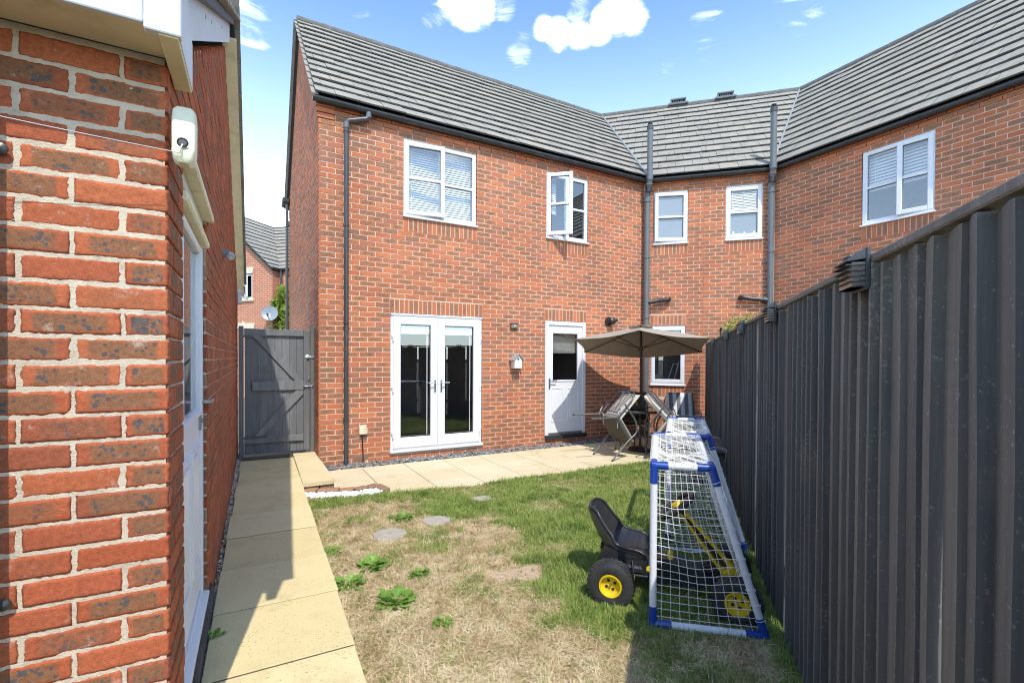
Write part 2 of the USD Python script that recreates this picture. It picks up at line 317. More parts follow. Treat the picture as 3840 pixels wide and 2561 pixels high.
def glass(name, f0=0.17, tint=(0.92, 0.95, 0.94), rough=0.0):
    n = {'t': ('transparent_bsdf', {'color': tint}), 'g': ('glossy_bsdf', {'color': (1, 1, 1), 'roughness': rough}), 'm': ('mix_closure', {}),
         'geo': ('geometry', {}), 'nz': ('noise_texture', {'scale': 2.2, 'detail': 1.0}), 'b': ('bump', {'strength': 0.03, 'distance': 0.01})}
    l = [('t.BSDF', 'm.closure1'), ('g.BSDF', 'm.closure2'), ('geo.position', 'nz.vector'), ('nz.fac', 'b.height'), ('b.normal', 'g.normal')]
    schlick(n, l, f0)
    return look(name, n, l, 'm.closure')


M['glass'] = glass('window_glass')
n = {'t': ('translucent_bsdf', {'color': (0.5, 0.55, 0.58)}), 'd': ('diffuse_bsdf', {'color': (0.36, 0.42, 0.46)}), 'md': ('mix_closure', {'fac': 0.65}), 'g': ('glossy_bsdf', {'color': (1, 1, 1), 'roughness': 0.18}), 'm': ('mix_closure', {}),
     'geo': ('geometry', {}), 'nz': ('noise_texture', {'scale': 130.0, 'detail': 2.0}), 'b': ('bump', {'strength': 0.5, 'distance': 0.004})}
_ol = [('t.BSDF', 'md.closure1'), ('d.BSDF', 'md.closure2'), ('md.closure', 'm.closure1'), ('g.BSDF', 'm.closure2'), ('geo.position', 'nz.vector'), ('nz.fac', 'b.height'), ('b.normal', 'g.normal')]; schlick(n, _ol, 0.06); M['obscure'] = look('obscure_glass', n, _ol, 'm.closure')


def toned(name, ramp, rough=0.85, scale=30.0, mottle=0.18, dirt=None, damt=0.4, dscale=4.0, bump=0.4, bscale=140.0, spec=0.3, stretch=None, specks=None, nose_shade=None):
    """A surface whose pieces differ in tone (primvar tone.x picks from the ramp), with mottling, dirt and grain (stretch = noise scale per axis)."""
    n = {'g': ('geometry', {}), 'at': ('attribute', {'attribute': 'tone'}), 'st': ('separate_xyz', {}), 'ramp': ('rgb_ramp', {'ramp': ramp}), 'map': ('mapping', {'scale': stretch or (1, 1, 1)}),
         'nf': ('noise_texture', {'scale': scale, 'detail': 7.0, 'roughness': 0.65}), 'mf': ('map_range', {'from_min': 0.25, 'from_max': 0.75, 'to_min': 1 - mottle, 'to_max': 1 + mottle}), 'cf': ('combine_color', {}), 'mulf': ('mix_color', {'blend_type': 'multiply', 'fac': 1.0}),
         'nb': ('noise_texture', {'scale': bscale, 'detail': 4.0}), 'b': ('bump', {'strength': bump, 'distance': 0.003}), 'p': ('principled_bsdf', {'roughness': rough, 'specular_ior_level': spec})}
    l = [('at.vector', 'st.vector'), ('st.x', 'ramp.fac'), ('g.position', 'map.vector'), ('map.vector', 'nf.vector'), ('nf.fac', 'mf.value'), ('mf.result', 'cf.r'), ('mf.result', 'cf.g'), ('mf.result', 'cf.b'), ('ramp.color', 'mulf.a'), ('cf.color', 'mulf.b'),
         ('map.vector', 'nb.vector'), ('nb.fac', 'b.height'), ('b.normal', 'p.normal')]
    out = 'mulf.result'
    if dirt is not None:
        n |= {'n2': ('noise_texture', {'scale': dscale, 'detail': 9.0, 'roughness': 0.72}), 'mr': ('map_range', {'range_type': 'smoothstep', 'from_min': 0.5, 'from_max': 0.75, 'to_min': 0.0, 'to_max': damt, 'clamp': True}), 'mx': ('mix_color', {'b': tuple(dirt)})}
        l += [('g.position', 'n2.vector'), ('n2.fac', 'mr.value'), (out, 'mx.a'), ('mr.result', 'mx.fac')]; out = 'mx.result'
    if nose_shade is not None:
        n |= {'mn': ('mix_color', {'b': tuple(nose_shade)})}; l += [(out, 'mn.a'), ('st.y', 'mn.fac')]; out = 'mn.result'  # tone.y mixes in the dark edge colour: lap shade painted along with moss
    if specks is not None:
        n |= {'v3': ('noise_texture', {'scale': 95.0, 'detail': 3.0}), 'n3': ('noise_texture', {'scale': 2.3, 'detail': 3.0}), 'a3': ('math', {'math_type': 'multiply_add', 'value2': 0.28}), 's3': ('map_range', {'range_type': 'smoothstep', 'from_min': 0.76, 'from_max': 0.86, 'to_min': 0.0, 'to_max': 0.75, 'clamp': True}), 'm3': ('mix_color', {'b': tuple(specks)})}
        l += [('g.position', 'v3.vector'), ('g.position', 'n3.vector'), ('n3.fac', 'a3.value1'), ('v3.fac', 'a3.value3'), ('a3.value', 's3.value'), (out, 'm3.a'), ('s3.result', 'm3.fac')]; out = 'm3.result'
    l.append((out, 'p.base_color'))
    return look(name, n, l, 'p.BSDF')


M['tile'] = toned('concrete_roof_tile', [(0, (0.245, 0.23, 0.193)), (0.5, (0.265, 0.25, 0.212)), (0.8, (0.29, 0.263, 0.213)), (1, (0.225, 0.218, 0.197))], 0.85, 6.0, 0.2, dirt=(0.15, 0.135, 0.10), damt=0.5, dscale=1.6, bump=0.3, nose_shade=(0.075, 0.068, 0.052))
M['slab'] = toned('buff_paving', [(0, (0.58, 0.475, 0.245)), (0.4, (0.64, 0.53, 0.29)), (0.6, (0.57, 0.475, 0.30)), (1, (0.60, 0.52, 0.35))], 0.9, 4.0, 0.07, dirt=(0.33, 0.25, 0.12), damt=0.55, dscale=2.6, bump=0.25, specks=(0.20, 0.15, 0.08))
M['fence'] = toned('black_brown_timber', [(0, (0.075, 0.074, 0.072)), (0.5, (0.115, 0.108, 0.098)), (1, (0.165, 0.15, 0.128))], 0.7, 16.0, 0.38, dirt=(0.18, 0.16, 0.12), damt=0.6, dscale=2.4, bump=0.7, bscale=55.0, spec=0.45, stretch=(1, 1, 0.05), specks=(0.27, 0.26, 0.23))
M['gate'] = toned('grey_timber', [(0, (0.115, 0.12, 0.122)), (0.5, (0.14, 0.145, 0.146)), (1, (0.18, 0.182, 0.177))], 0.7, 20.0, 0.25, dirt=(0.06, 0.06, 0.058), damt=0.4, dscale=3.0, bump=0.6, bscale=70.0, stretch=(1, 1, 0.08))
M['edging'] = toned('edging_brick', [(0, (0.24, 0.14, 0.085)), (1, (0.32, 0.19, 0.11))], 0.9, 30.0, 0.2, dirt=(0.36, 0.27, 0.18), damt=0.5)
M['oldwood'] = pbr('weathered_timber', (0.030, 0.032, 0.036), 0.75, var=0.4, scale=18, bump=0.6, bscale=60, dirt=(0.13, 0.13, 0.13), dscale=7, damt=0.6)
M['tilemono'] = pbr('grey_verge_tile', (0.27, 0.25, 0.21), .9, var=.12, scale=6, dirt=(.15, .14, .11), dscale=9, damt=.6, bump=.4)
M['tile2'] = M['tilemono']
M['clear'] = look('clear_plastic', {'t': ('transparent_bsdf', {'color': (.9, .9, .9)}), 'g': ('glossy_bsdf', {'roughness': .1}), 'd': ('diffuse_bsdf', {'color': (.5, .5, .5)}), 'm': ('mix_closure', {'fac': .4}), 'm2': ('mix_closure', {'fac': .4})}, [('t.BSDF', 'm.closure1'), ('g.BSDF', 'm.closure2'), ('m.closure', 'm2.closure1'), ('d.BSDF', 'm2.closure2')], 'm2.closure')
M['gatemetal'] = pbr('painted_hinge', (.075, .078, .08), .55)
M['roomskytint'] = pbr('sky_tint_room', (.42, .52, .60), .9)  # blue wall colour stands in for sky reflected in the lower pane
M['redmastic'] = pbr('red_mastic', (.36, .12, .06), .8)
M['cordgrey'] = pbr('steel_cord', (.45, .47, .48), .45)
M['greyplane'] = pbr('grey_inner_plane', (.24, .23, .20), .9)
M['soil'] = pbr('soil', (.13, .11, .065), .95, var=.3, scale=9, bump=.6, bscale=60)
M['sandbed'] = pbr('sand_bedding', (.10, .078, .048), .95, var=.25, scale=30)
M['grav1'] = pbr('gravel_buff', (.42, .34, .24), .85, var=.3, scale=60)
M['grav2'] = pbr('gravel_pale', (.58, .52, .42), .85, var=.3, scale=60)
M['grav3'] = pbr('gravel_brown', (.24, .17, .11), .85, var=.3, scale=60)
M['slate1'] = pbr('slate_blue', (.13, .145, .16), .7, var=.35, scale=40)
M['slate2'] = pbr('slate_grey', (.22, .22, .225), .7, var=.35, scale=40)
M['whitestone'] = pbr('white_pebble', (.82, .82, .80), .6, var=.05, scale=30)
M['stone'] = pbr('grey_stone', (.36, .325, .265), .9, var=.14, scale=20, dirt=(.25, .23, .19), dscale=12, damt=.4, bump=.4)
# ------------------------------------------------------------------ brickwork
COURSE, PITCH = 0.0744, 0.225


def brick(W, u0, u1, z0, z1, tone, proud=0.0, fine=False, seed=0, depth=0.03):
    mb = MB()
    if not fine:
        c = 0.0018
        P = np.array([(u0 + c, proud, z0 + c), (u1 - c, proud, z0 + c), (u1 - c, proud, z1 - c), (u0 + c, proud, z1 - c),
                      (u0, proud - c, z0), (u1, proud - c, z0), (u1, proud - c, z1), (u0, proud - c, z1),
                      (u0, -depth, z0), (u1, -depth, z0), (u1, -depth, z1), (u0, -depth, z1)])
        F = [(0, 1, 2, 3)] + [(i + 4, (i + 1) % 4 + 4, (i + 1) % 4, i) for i in range(4)] + [(i + 8, (i + 1) % 4 + 8, (i + 1) % 4 + 4, i + 4) for i in range(4)]
        b = np.array([(-1, -1, 0), (1, -1, 0), (1, 1, 0), (-1, 1, 0)] * 3, float)
        return mb.add(W.pts(P), np.array(F), tone, b)
    nu, nz = max(8, int((u1 - u0) / 0.007)), 10
    a = np.linspace(-1, 1, nu); bz = np.linspace(-1, 1, nz)
    A, B = np.meshgrid(a, bz, indexing='ij')
    hu, hz = (u1 - u0) / 2, (z1 - z0) / 2
    X = np.stack([A * hu * 40 + seed, B * hz * 40 + seed * 1.7, np.full_like(A, seed * 0.3)], -1)
    nz1 = meshkit.fbm(X, 3, 3) - 0.5; nz2 = meshkit.fbm(X * 3.1, 3, 11) - 0.5
    edge = np.minimum((1 - abs(A)) * hu, (1 - abs(B)) * hz)
    U = (u0 + u1) / 2 + A * hu + np.sign(A) * (abs(A) > 0.9) * nz2 * 0.008
    Z = (z0 + z1) / 2 + B * hz + np.sign(B) * (abs(B) > 0.85) * nz2 * 0.007
    Wd = proud + nz1 * 0.003 + nz2 * 0.0014 - 0.0022 * np.exp(-edge / 0.0014)
    G = np.stack([U, Wd, Z], -1)
    mb_v = W.pts(G.reshape(-1, 3)); i = np.arange(nu * nz).reshape(nu, nz)
    F = np.stack([i[:-1, :-1], i[1:, :-1], i[1:, 1:], i[:-1, 1:]], -1).reshape(-1, 4)
    loop = np.concatenate([i[:, 0], i[-1, 1:], i[-2::-1, -1], i[0, -2:0:-1]])
    back = G.reshape(-1, 3)[loop].copy(); back[:, 1] = -depth
    k = len(mb_v); L = len(loop)
    S = np.array([(k + q, k + (q + 1) % L, loop[(q + 1) % L], loop[q]) for q in range(L)])
    bb = np.stack([A, B, np.zeros_like(A)], -1).reshape(-1, 3)
    return mb.add(np.vstack([mb_v, W.pts(back)]), np.vstack([F, S]), tone, np.vstack([bb, bb[loop]]))


def tone3(r=None): return (rng.random() if r is None else r, rng.random(), rng.random())


def lay(W, u0, u1, z0, z1, joint, holes=(), extent=None, course=COURSE, phase=0.0, gap=0.005, jitter=0.0016):
    """Stretcher bond over u0..u1, z0..z1. joint: a height where a bed joint lies; holes: (u0,u1,z0,z1) left free; extent(z) gives (u0,u1) of a gable's row. Yields bricks."""
    k0 = math.floor((z0 - joint) / course); k1 = math.ceil((z1 - joint) / course); out = []
    for k in range(k0, k1):
        za, zb = joint + k * course + gap, joint + (k + 1) * course - gap
        if zb > z1 + 0.004 or zb < z0 + 0.02: continue
        a, b = (u0, u1) if extent is None else extent(zb)
        if b - a < 0.05: continue
        free = [(a, b)]
        for h in holes:
            if h[2] < zb - 0.012 and h[3] > za + 0.012:
                free = [q for f in free for q in ((f[0], min(f[1], h[0])), (max(f[0], h[1]), f[1])) if q[1] - q[0] > 0.02]
        for (a, b) in free:
            s = phase + (k % 2) * PITCH / 2
            i = math.floor((a - s) / PITCH); u = s + i * PITCH; cuts = []
            while u < b:
                p, q = max(a + 0.0, u), min(b, u + PITCH)
                cuts.append([p, q]); u += PITCH
            cuts = [c for c in cuts if c[1] - c[0] > 1e-6]
            if len(cuts) > 1 and cuts[0][1] - cuts[0][0] < 0.05: cuts[1][0] = cuts[0][0]; cuts.pop(0)
            if len(cuts) > 1 and cuts[-1][1] - cuts[-1][0] < 0.05: cuts[-2][1] = cuts[-1][1]; cuts.pop()
            for p, q in cuts:
                g0 = 0.0 if p <= a + 1e-6 else gap; g1 = 0.0 if q >= b - 1e-6 else gap
                out.append((W, p + g0, q - g1, za + rng.normal(0, .0006), zb + rng.normal(0, .0006), tone3(), rng.uniform(-jitter, jitter)))
    return out


def soldiers(W, u0, u1, z0, z1, proud=0.0):
    k = max(1, round((u1 - u0) / 0.075)); st = (u1 - u0) / k
    return [(W, u0 + i * st + .005, u0 + (i + 1) * st - .005, z0 + .004, z1 - .005, tone3(), proud + rng.uniform(-.0016, .0016)) for i in range(k)]


def sheet(W, u0, u1, z0, z1, holes, w=-0.0045, back=-0.10):
    """The mortar face of a wall with its openings cut out, reveals and a back face."""
    us = sorted({u0, u1, *[h[0] for h in holes], *[h[1] for h in holes]}); zs = sorted({z0, z1, *[h[2] for h in holes], *[h[3] for h in holes]})
    us = [u for u in us if u0 <= u <= u1]; zs = [z for z in zs if z0 <= z <= z1]; mb = MB()
    for a, b in zip(us, us[1:]):
        for c, d in zip(zs, zs[1:]):
            if any(h[0] < (a + b) / 2 < h[1] and h[2] < (c + d) / 2 < h[3] for h in holes): continue
            mb.add(W.pts([(a, w, c), (b, w, c), (b, w, d), (a, w, d)]), [(0, 1, 2, 3)]); mb.add(W.pts([(a, back, c), (b, back, c), (b, back, d), (a, back, d)]), [(3, 2, 1, 0)])
    for (a, b, c, d) in holes:
        P = [(a, c), (b, c), (b, d), (a, d)]
        for i in range(4):
            (x, z), (x2, z2) = P[i], P[(i + 1) % 4]
            mb.add(W.pts([(x, w, z), (x2, w, z2), (x2, back, z2), (x, back, z)]), [(0, 1, 2, 3)])
    return mb


def place_bricks(house, items, fine=None, most=300, mat='brick'):
    """The bricks that show largest become parts; the rest one joined part."""
    c = np.array([W.p((u0 + u1) / 2, 0, (z0 + z1) / 2) for (_, (W, u0, u1, z0, z1, t, pr)) in items])
    x, y, d = pix(c)
    nrm = np.array([W.n for (_, (W, *r)) in items]); view = np.array([0, 0, EYE]) - c; dist = np.linalg.norm(view, axis=1); cosv = (nrm * view).sum(1) / dist
    area = np.array([(u1 - u0) * (z1 - z0) for (_, (W, u0, u1, z0, z1, t, pr)) in items])
    vis = (d > 0.05) & (x > -300) & (x < 4100) & (y > -300) & (y < 2800) & (cosv > 0)
    score = np.where(vis, area * cosv / np.maximum(d, .1) ** 2, -1)
    order = np.argsort(-score); rest = MB()
    for r, i in enumerate(order):
        wall, (W, u0, u1, z0, z1, t, pr) = items[i]
        fi = bool(fine) and fine(W, u0, u1, z0, z1)
        if r < most and score[i] > 0: put(wall, 'brick', brick(W, u0, u1, z0, z1, t, pr, fi, seed=float(i % 97)), M[mat], bool(fi))
        else:
            b = brick(W, u0, u1, z0, z1, t, pr, fi, seed=float(i % 97))
            rest.add(b.v[0], b.f[0]); rest.tone += b.tone; rest.bpos += b.bpos
    if rest.n: put(house, 'brickwork', rest, M[mat], kind='stuff')


# ------------------------------------------------------------------ windows and doors
def ring(mb, W, u0, u1, z0, z1, fw, w0, w1, ch=.006, bottom=None):
    bt = fw if bottom is None else bottom
    mb.wbox(W, u0, u0 + fw, w0, w1, z0, z1, ch); mb.wbox(W, u1 - fw, u1, w0, w1, z0, z1, ch)
    mb.wbox(W, u0 + fw - .001, u1 - fw + .001, w0 + .001, w1 - .001, z1 - fw, z1 - .001, ch); mb.wbox(W, u0 + fw - .001, u1 - fw + .001, w0 + .001, w1 - .001, z0 + .001, z0 + bt, ch)
    return mb


def bead(mb, W, u0, u1, z0, z1, w0, w1, t=.008):
    """Thin dark gasket round a pane."""
    mb.wbox(W, u0, u0 + t, w0, w1, z0, z1); mb.wbox(W, u1 - t, u1, w0, w1, z0, z1); mb.wbox(W, u0 + t, u1 - t, w0, w1, z0, z0 + t); mb.wbox(W, u0 + t, u1 - t, w0, w1, z1 - t, z1)


def pane(path, W, u0, u1, z0, z1, w, mat='glass'):
    m = MB().add(W.pts([(u0, w, z0), (u1, w, z0), (u1, w, z1), (u0, w, z1)]), [(0, 1, 2, 3)]); put(path, 'pane', m, M[mat])


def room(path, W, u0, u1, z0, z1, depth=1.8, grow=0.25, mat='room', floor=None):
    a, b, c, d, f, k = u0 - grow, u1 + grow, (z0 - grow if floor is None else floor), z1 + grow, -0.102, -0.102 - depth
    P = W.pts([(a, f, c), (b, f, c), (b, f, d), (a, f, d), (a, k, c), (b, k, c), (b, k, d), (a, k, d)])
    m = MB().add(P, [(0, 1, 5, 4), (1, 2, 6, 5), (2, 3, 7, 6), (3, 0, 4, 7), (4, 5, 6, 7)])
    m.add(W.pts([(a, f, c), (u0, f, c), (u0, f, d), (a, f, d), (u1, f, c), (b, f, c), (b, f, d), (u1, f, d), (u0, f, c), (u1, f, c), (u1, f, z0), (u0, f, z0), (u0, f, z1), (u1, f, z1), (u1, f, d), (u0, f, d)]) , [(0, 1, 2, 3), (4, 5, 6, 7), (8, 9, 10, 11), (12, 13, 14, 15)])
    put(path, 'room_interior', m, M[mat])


def blinds(path, W, u0, u1, z0, z1, step=0.036, w=-0.15, tilt=62, drop=1.0):
    m = MB(); t = math.radians(tilt); z = z1 - .03; zend = z1 - (z1 - z0) * drop
    m.wbox(W, u0, u1, w - .02, w + .02, z1 - .035, z1 - .002)
    while z > zend + .02:
        z -= step; dz, dw = .46 * step * math.sin(t), .46 * step * math.cos(t)
        m.add(W.pts([(u0, w - dw, z + dz), (u1, w - dw, z + dz), (u1, w + dw, z - dz), (u0, w + dw, z - dz)]), [(0, 1, 2, 3)])
    m.wbox(W, u0, u1, w - .012, w + .012, zend, zend + .018)
    for f in (.12, .5, .88): m.wbox(W, u0 + (u1 - u0) * f - .004, u0 + (u1 - u0) * f + .004, w + .013, w + .015, zend, z1 - .03)
    put(path, 'blind', m, M['blind'])


def window(house, W, rect, lights, name='window', bars=True, sillw=.035, label=None):
    """lights: (u0, u1, kind, degrees, hinge, glass, bar). Frame, casements, panes, sill."""
    u0, u1, z0, z1 = rect; zs = z0 + .028; fw = .066
    m = ring(MB(), W, u0 + .003, u1 - .003, zs, z1 - .003, fw, -.075, -.014)
    for (a, b, kind, deg, hinge, gm, bar) in lights[1:]: m.wbox(W, a - .038, a + .038, -.073, -.016, zs + fw, z1 - fw, .005)
    parts = []
    for i, (a, b, kind, deg, hinge, gm, bar) in enumerate(lights):
        a2 = a + (fw if i == 0 else .038); b2 = b - (fw if i == len(lights) - 1 else .038); c, d = zs + fw, z1 - fw
        if kind == 'fixed':
            mid = c + (d - c) * .5
            if bar: m.wbox(W, a2, b2, -.058, -.02, mid - .02, mid + .02, .006); parts += [('p', W, a2, b2, c, mid - .02, -.05, gm), ('p', W, a2, b2, mid + .02, d, -.05, gm)]
            else: parts.append(('p', W, a2, b2, c, d, -.05, gm))
        else: parts.append(('s', a, b, c, d, deg, hinge, gm, bar))
    path = put(house, name, m, M['upvc'], label=label)
    put(path, 'sill', MB().wbox(W, u0 - .012, u1 + .012, -.05, sillw, z0, zs, .008), M['upvc'])
    for i_, q in enumerate(parts):
        if q[0] == 'p':
            _, W2, a, b, c, d, w, gm = q; pane(path, W2, a, b, c, d, w, gm)
            g = MB(); bead(g, W2, a, b, c, d, w + .001, w + .004, .007); put(path, 'gasket', g, M['seal'])
        else:
            _, a, b, c, d, deg, hinge, gm, bar = q
            a1, b1 = a + (.022 if a < u0 + .01 else -.012), b - (.022 if b > u1 - .01 else -.012); sw = .066
            Wn = W.swing(a1 if hinge == 'L' else b1, -.014, deg if hinge == 'L' else -deg); A, B = (0, b1 - a1) if hinge == 'L' else (-(b1 - a1), 0)
            s = ring(MB(), Wn, A, B, c - .03, d + .03, sw, -.052, .012, .007); mid = (c + d) / 2
            panes = [(A + sw, B - sw, c - .03 + sw, d + .03 - sw)]
            if bar:
                s.wbox(Wn, A + sw, B - sw, -.045, .006, mid - .02, mid + .02, .006); panes = [(A + sw, B - sw, c - .03 + sw, mid - .02), (A + sw, B - sw, mid + .02, d + .03 - sw)]
            put(path, 'casement', s, M['upvc'])
            g = MB()
            for p in panes: pane(path, Wn, *p, -.03, gm); bead(g, Wn, *p, -.029, -.026, .007)
            put(path, 'gasket', g, M['seal'])
    return path


# ------------------------------------------------------------------ roofs
ALPHA = math.atan(0.955); EZ, EW = 5.085, 0.13
SLOPE_LEN = (2.786 + EW) / math.cos(ALPHA)


def roof_map(W, ez=EZ, ew=EW, al=ALPHA):
    ca, sa = math.cos(al), math.sin(al)
    def fn(a):
        a = np.asarray(a, float); u, s, h = a[:, 0], a[:, 1], a[:, 2]
        return W.pts(np.c_[u, ew - s * ca + h * sa, ez + s * sa + h * ca])
    return fn


def tiles(W, poly, gauge=0.31, width=0.33, fn=None, jit=0.004, total=None):
    """One clipped slab per tile: (mesh, centre)."""
    fn = fn or roof_map(W); poly = Polygon(poly); a0, s0, a1, s1 = poly.bounds; out = []; k = 0; s = 0.0
    while s < s1 - .03:
        u = a0 - (k % 2) * width / 2 - width * .2
        while u < a1:
            r = sbox(u + .0025, s, u + width - .0025, min(s + gauge + .05, s1)).intersection(poly)
            if not r.is_empty and r.geom_type == 'Polygon' and r.area > .002:
                h0 = .052 + rng.uniform(-jit, jit); t = .024; sk = rng.uniform(-.003, .003)
                def f2(a, s=s, h0=h0, sk=sk):
                    a = a.copy(); a[:, 1] += sk; a[:, 2] += h0 - (a[:, 1] - s) * 0.106; return fn(a)
                m = MB(); P = np.array(r.exterior.coords)[:-1][::-1]; P = P[::-1] if r.exterior.is_ccw is False else np.array(r.exterior.coords)[:-1]
                a_, b_ = m.prism(P, f2, -t, 0.0, True); tv = rng.beta(2, 2); m.tone = [np.r_[np.tile((tv, 1, 0), (a_, 1)), np.tile((tv, 0, 0), (a_, 1)), np.tile((tv, .92, 0), (2 * b_, 1))]]  # sides and underside coloured dark: shade in the laps, with some moss
                out.append((m, fn(np.array([[u + width / 2, s + gauge / 2, 0]]))[0]))
            u += width
        s += gauge; k += 1
    return out


def place_tiles(roofpath, house, T, most=300):
    c = np.array([t[1] for t in T]); x, y, d = pix(c); vis = (d > .1) & (x > -150) & (x < 4000) & (y > -120) & (y < 2700)
    order = np.argsort(np.where(vis, d, d + 1e3)); rest = MB()
    for r, i in enumerate(order):
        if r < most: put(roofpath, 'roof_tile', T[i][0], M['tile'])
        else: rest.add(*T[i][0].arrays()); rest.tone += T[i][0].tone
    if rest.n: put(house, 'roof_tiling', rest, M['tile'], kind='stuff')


def gutter(house, W, u0, u1, z=5.05, w=.095, r=.05, brackets=0.95):
    m = MB(); n = 14; ang = np.linspace(-.15, math.pi + .15, n)
    prof = [(w + math.cos(a) * r, z - math.sin(a) * r) for a in ang]; inner = [(w + math.cos(a) * (r - .004), z - math.sin(a) * (r - .004)) for a in ang[::-1]]
    P = prof + inner; k = len(P)
    V = np.vstack([W.pts([(u, a, b) for a, b in P]) for u in (u0, u1)])
    F = [(i, (i + 1) % k, (i + 1) % k + k, i + k) for i in range(k)]
    m.add(V, np.array(F)); m.add(W.pts([(u0, a, b) for a, b in prof]), [(0, i, i + 1) for i in range(1, n - 1)])
    u = u0 + .3
    while u < u1:
        m.tube(W.pts([(u, w + math.cos(a) * (r + .006), z - math.sin(a) * (r + .006)) for a in ang]), .006, 5); m.wbox(W, u - .02, u + .02, w - r - .01, w + r + .005, z + .008, z + .014); u += brackets
    return put(house, 'gutter', m, M['black'], 35)


def pipe(house, name, pts, r, mat, clips=(), clipdir=None, n=14, smooth=40):
    m = MB().tube(pts, r, n)
    for c in clips:
        c = np.array(c); m.tube([c - (0, 0, .014), c + (0, 0, .014)], r + .007, n)
        if clipdir is not None: m.bar(c, c - np.array(clipdir) * (r + .05), .02, .02)
    return put(house, name, m, mat, smooth)


def bend(pts, r=.06, k=5):
    """Rounds the corners of a polyline."""
    P = [np.array(p, float) for p in pts]; out = [P[0]]
    for a, b, c in zip(P, P[1:], P[2:]):
        d1 = (a - b) / np.linalg.norm(a - b); d2 = (c - b) / np.linalg.norm(c - b); q = min(r, np.linalg.norm(a - b) / 2.1, np.linalg.norm(c - b) / 2.1)
        for t in np.linspace(0, 1, k): out.append((1 - t) ** 2 * (b + d1 * q) + 2 * t * (1 - t) * b + t * t * (b + d2 * q))
    return np.array(out + [P[-1]])
# ------------------------------------------------------------------ the terrace: walls
MC = np.array([7.025, 7.164]); ML = 2.379; RC = MC + ML / math.sqrt(2) * np.array([1, -1]); PARTY = 1.13; XL = 0.853
W1 = WF((0, 7.164), (1, 0)); WM = WF(MC, (1, -1)); WR = WF(RC, (0, -1)); WG = WF((XL, 7.164), (0, -1))
FD, BD = (1.868, 3.400, .026, 2.148), (4.649, 5.562, .048, 2.148)
WA, WB = (2.063, 3.288, 3.616, 4.826), (4.663, 5.596, 3.616, 4.826)
W3, W4, KW, RW = (.183, .837, 3.760, 4.826), (1.524, 2.176, 3.760, 4.826), (.144, .806, .930, 2.144), (1.459, 2.403, 3.620, 4.826)
TOP = 5.03
houseA = thing('terraced_house', 'red brick house with white french doors and back door, beside the gate', 'house', (3.5, 7.164, -.1))
houseB = thing('terraced_house', 'red brick neighbouring house rising behind the tall black fence on the right', 'house', (9.0, 4.0, -.1))
wall1 = put(houseA, 'rear_wall', sheet(W1, XL + .01, MC[0] + .03, -.35, TOP, [FD, BD, WA, WB]), M['mortar'])
wallM1 = put(houseA, 'angled_wall', sheet(WM, -.03, PARTY, -.35, TOP, [W3, KW]), M['mortar'])
RIDGE_W, RIDGE_Z = 2.786, EZ + SLOPE_LEN * math.sin(ALPHA)
GD = 2 * RIDGE_W                                          # depth of the house
gz = lambda w: EZ + (min(w, GD - w) + EW) * .955 - .05
g = MB(); P = np.array([(-GD, 0, -.35), (-.01, 0, -.35), (-.01, 0, gz(0)), (-RIDGE_W, 0, gz(RIDGE_W)), (-GD, 0, gz(0))]); P[:, 1] = -.0045
g.add(WG.pts(P), [(0, 1, 2), (0, 2, 3), (0, 3, 4)]); P[:, 1] = -.1; g.add(WG.pts(P), [(0, 2, 1), (0, 3, 2), (0, 4, 3)])
wallG = put(houseA, 'gable_wall', g, M['mortar'])
wallM2 = put(houseB, 'angled_wall', sheet(WM, PARTY, ML + .03, -.35, TOP, [W4]), M['mortar'])
wallR = put(houseB, 'rear_wall', sheet(WR, -.03, 7.2, -.35, TOP, [RW]), M['mortar'])
J = 2.148


def sol(h, above=None, below=None):
    r = []
    if above: r.append((h[0] - .012, h[1] + .012, h[3], h[3] + .2145))
    if below: r.append((h[0] + .0, h[1] - .0, h[2] - .2145, h[2]))
    return r


itA = []; itB = []
s1 = sol(FD, 1) + sol(BD, 1) + sol(WA, 0, 1) + sol(WB, 0, 1)
CZ = J + 36 * COURSE                                      # 4.826: head of the upper windows
itA += [(wall1, b) for b in lay(W1, XL, MC[0], -.3, CZ + COURSE + .004, J, [FD, BD, WA, WB] + s1, phase=XL)]
for h in s1: itA += [(wall1, b) for b in soldiers(W1, *h)]
sm1 = sol(W3, 0, 1) + sol(KW, 1, 1)
itA += [(wallM1, b) for b in lay(WM, .006, PARTY - .004, -.3, CZ + COURSE + .004, J, [W3, KW] + sm1, phase=.05)]
for h in sm1: itA += [(wallM1, b) for b in soldiers(WM, *h)]
sm2 = sol(W4, 0, 1)
itB += [(wallM2, b) for b in lay(WM, PARTY + .004, ML - .006, -.3, CZ + COURSE + .004, J, [W4] + sm2, phase=PARTY)]
for h in sm2: itB += [(wallM2, b) for b in soldiers(WM, *h)]
sr = sol(RW, 0, 1)
itB += [(wallR, b) for b in lay(WR, .006, 7.2, .9, CZ + COURSE + .004, J, [RW] + sr, phase=.0)]
for h in sr: itB += [(wallR, b) for b in soldiers(WR, *h)]
